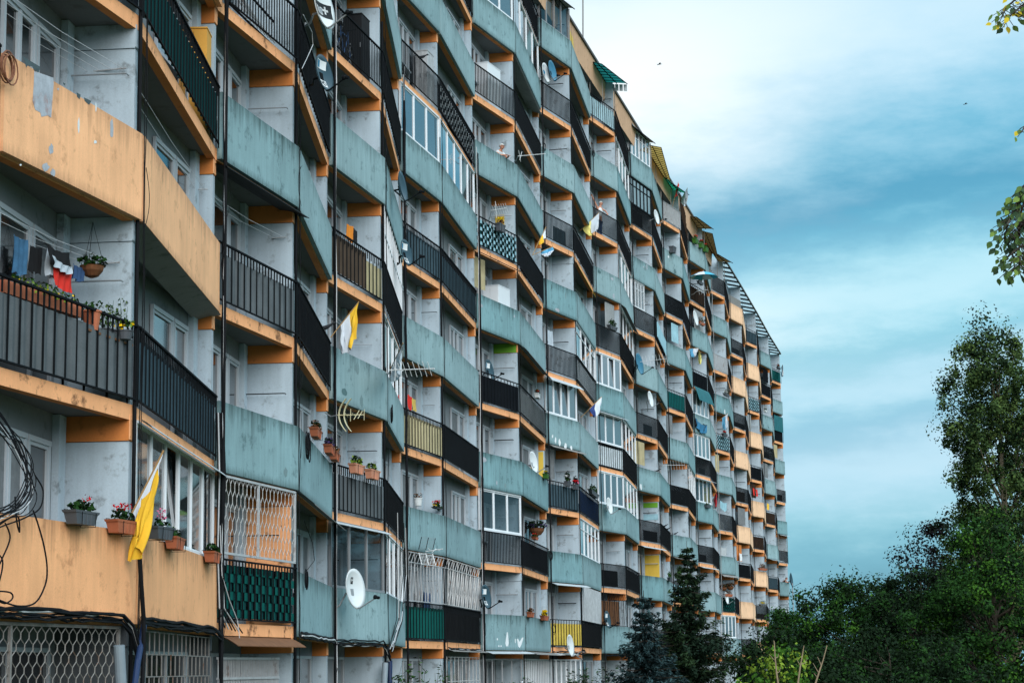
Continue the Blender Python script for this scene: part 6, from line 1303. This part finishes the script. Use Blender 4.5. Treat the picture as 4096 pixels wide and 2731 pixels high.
    g.tube([H(0, .088, .03), H(0, .108, -.012), H(0, .085, -.022)], [.010, .018, .010], 'skin', 7); g.build('nose', root); g = G()
    for sg in (1, -1): g.lathe(H(sg*.032, .078, .022), [(.001, -.012), (.012, -.006), (.012, .006), (.001, .012)], 'eye_dark', 8, fw); 
    g.build('eyes', root); g = G(); g.tube([H(-.024, .080, -.052), H(0, .088, -.055), H(.024, .080, -.052)], .006, 'lip', 5); g.build('mouth', root); g = G()
    for sg in (1, -1): g.lathe(H(sg*.080, 0, .01), [(.001, -.01), (.026, -.004), (.028, .006), (.001, .010)], 'skin', 9, lf*sg)
    g.build('ears', root)
    if glasses:
        g = G()
        for sg in (1, -1): g.tube([H(sg*.034 + .024*math.cos(t*PI/6), .098, .022 + .02*math.sin(t*PI/6)) for t in range(13)], .004, 'eye_dark', 4, True, False); g.tube([H(sg*.058, .096, .024), H(sg*.08, .0, .024)], .0035, 'eye_dark', 4)
        g.tube([H(-.012, .1, .026), H(.012, .1, .026)], .0035, 'eye_dark', 4); g.build('glasses', root)
    g = G(); n = 16
    rings = []
    for q in range(7):
        t = q/6; lat = -.25 + (PI/2+.25)*t if hairlen < .05 else -.75 + (PI/2+.75)*t; rr = math.cos(lat)
        ring = []
        for k in range(n):
            a = 2*PI*k/n; x, y = .086*rr*math.cos(a), .104*rr*math.sin(a) - .012; z = .038 + .088*math.sin(lat)
            if math.sin(a) > .2: z = max(z, .062); y = min(y, .082)
            ring.append(H(x*1.03, y, z))
        rings.append(ring)
    for a, b in zip(rings, rings[1:]):
        for k in range(n): g.face([a[k], a[(k+1) % n], b[(k+1) % n], b[k]], hair, None, True)
    g.build('hair', root, weld=True)
    return root
def stand(i, n, px, out): 
    f = FC[i]; best = min((abs(proj(f.p(f.L*k/80, out, n*FH+1.3))[0]-px), f.L*k/80) for k in range(81)); return f.p(best[1], out, n*FH)
person(stand(8, 7, 1990, -.30), (.80, -.60), 'old man with white hair and glasses leaning on a teal parapet', (0, -.12, .90), (0, .10, 1.24), (0, .20, 1.42), [(.26, .24, 1.06), (-.26, .24, 1.06)], [(.10, .42, 1.06), (-.10, .42, 1.06)], 'shirt_white', 'hair_white', 0, .5, True)
person(stand(12, 8, 2397, -.32), (.75, -.66), 'person in white sleeveless top stretching one arm up behind the open railing', (0, -.02, .93), (.02, .02, 1.38), (.06, .06, 1.60), [(.34, .10, 1.30), (-.34, .02, 1.62)], [(.22, .28, 1.14), (-.52, .02, 1.86)], 'shirt_white', 'hair_white', .1, .0)
person(stand(28, 3, 3136, -.32), (.92, -.35), 'dark haired person in dark top leaning on the far teal parapet', (0, -.22, .90), (0, .08, 1.22), (0, .24, 1.38), [(.26, .26, 1.06), (-.26, .26, 1.06)], [(.08, .44, 1.07), (-.08, .44, 1.07)], 'shirt_dark', 'hair_dark', .1, .5)
flush()
g = G(); g.face([(-600, -200, 0), (600, -200, 0), (600, 1200, 0), (-600, 1200, 0)], 'grass_ground'); o = g.build('ground'); tag(o, kind='structure')
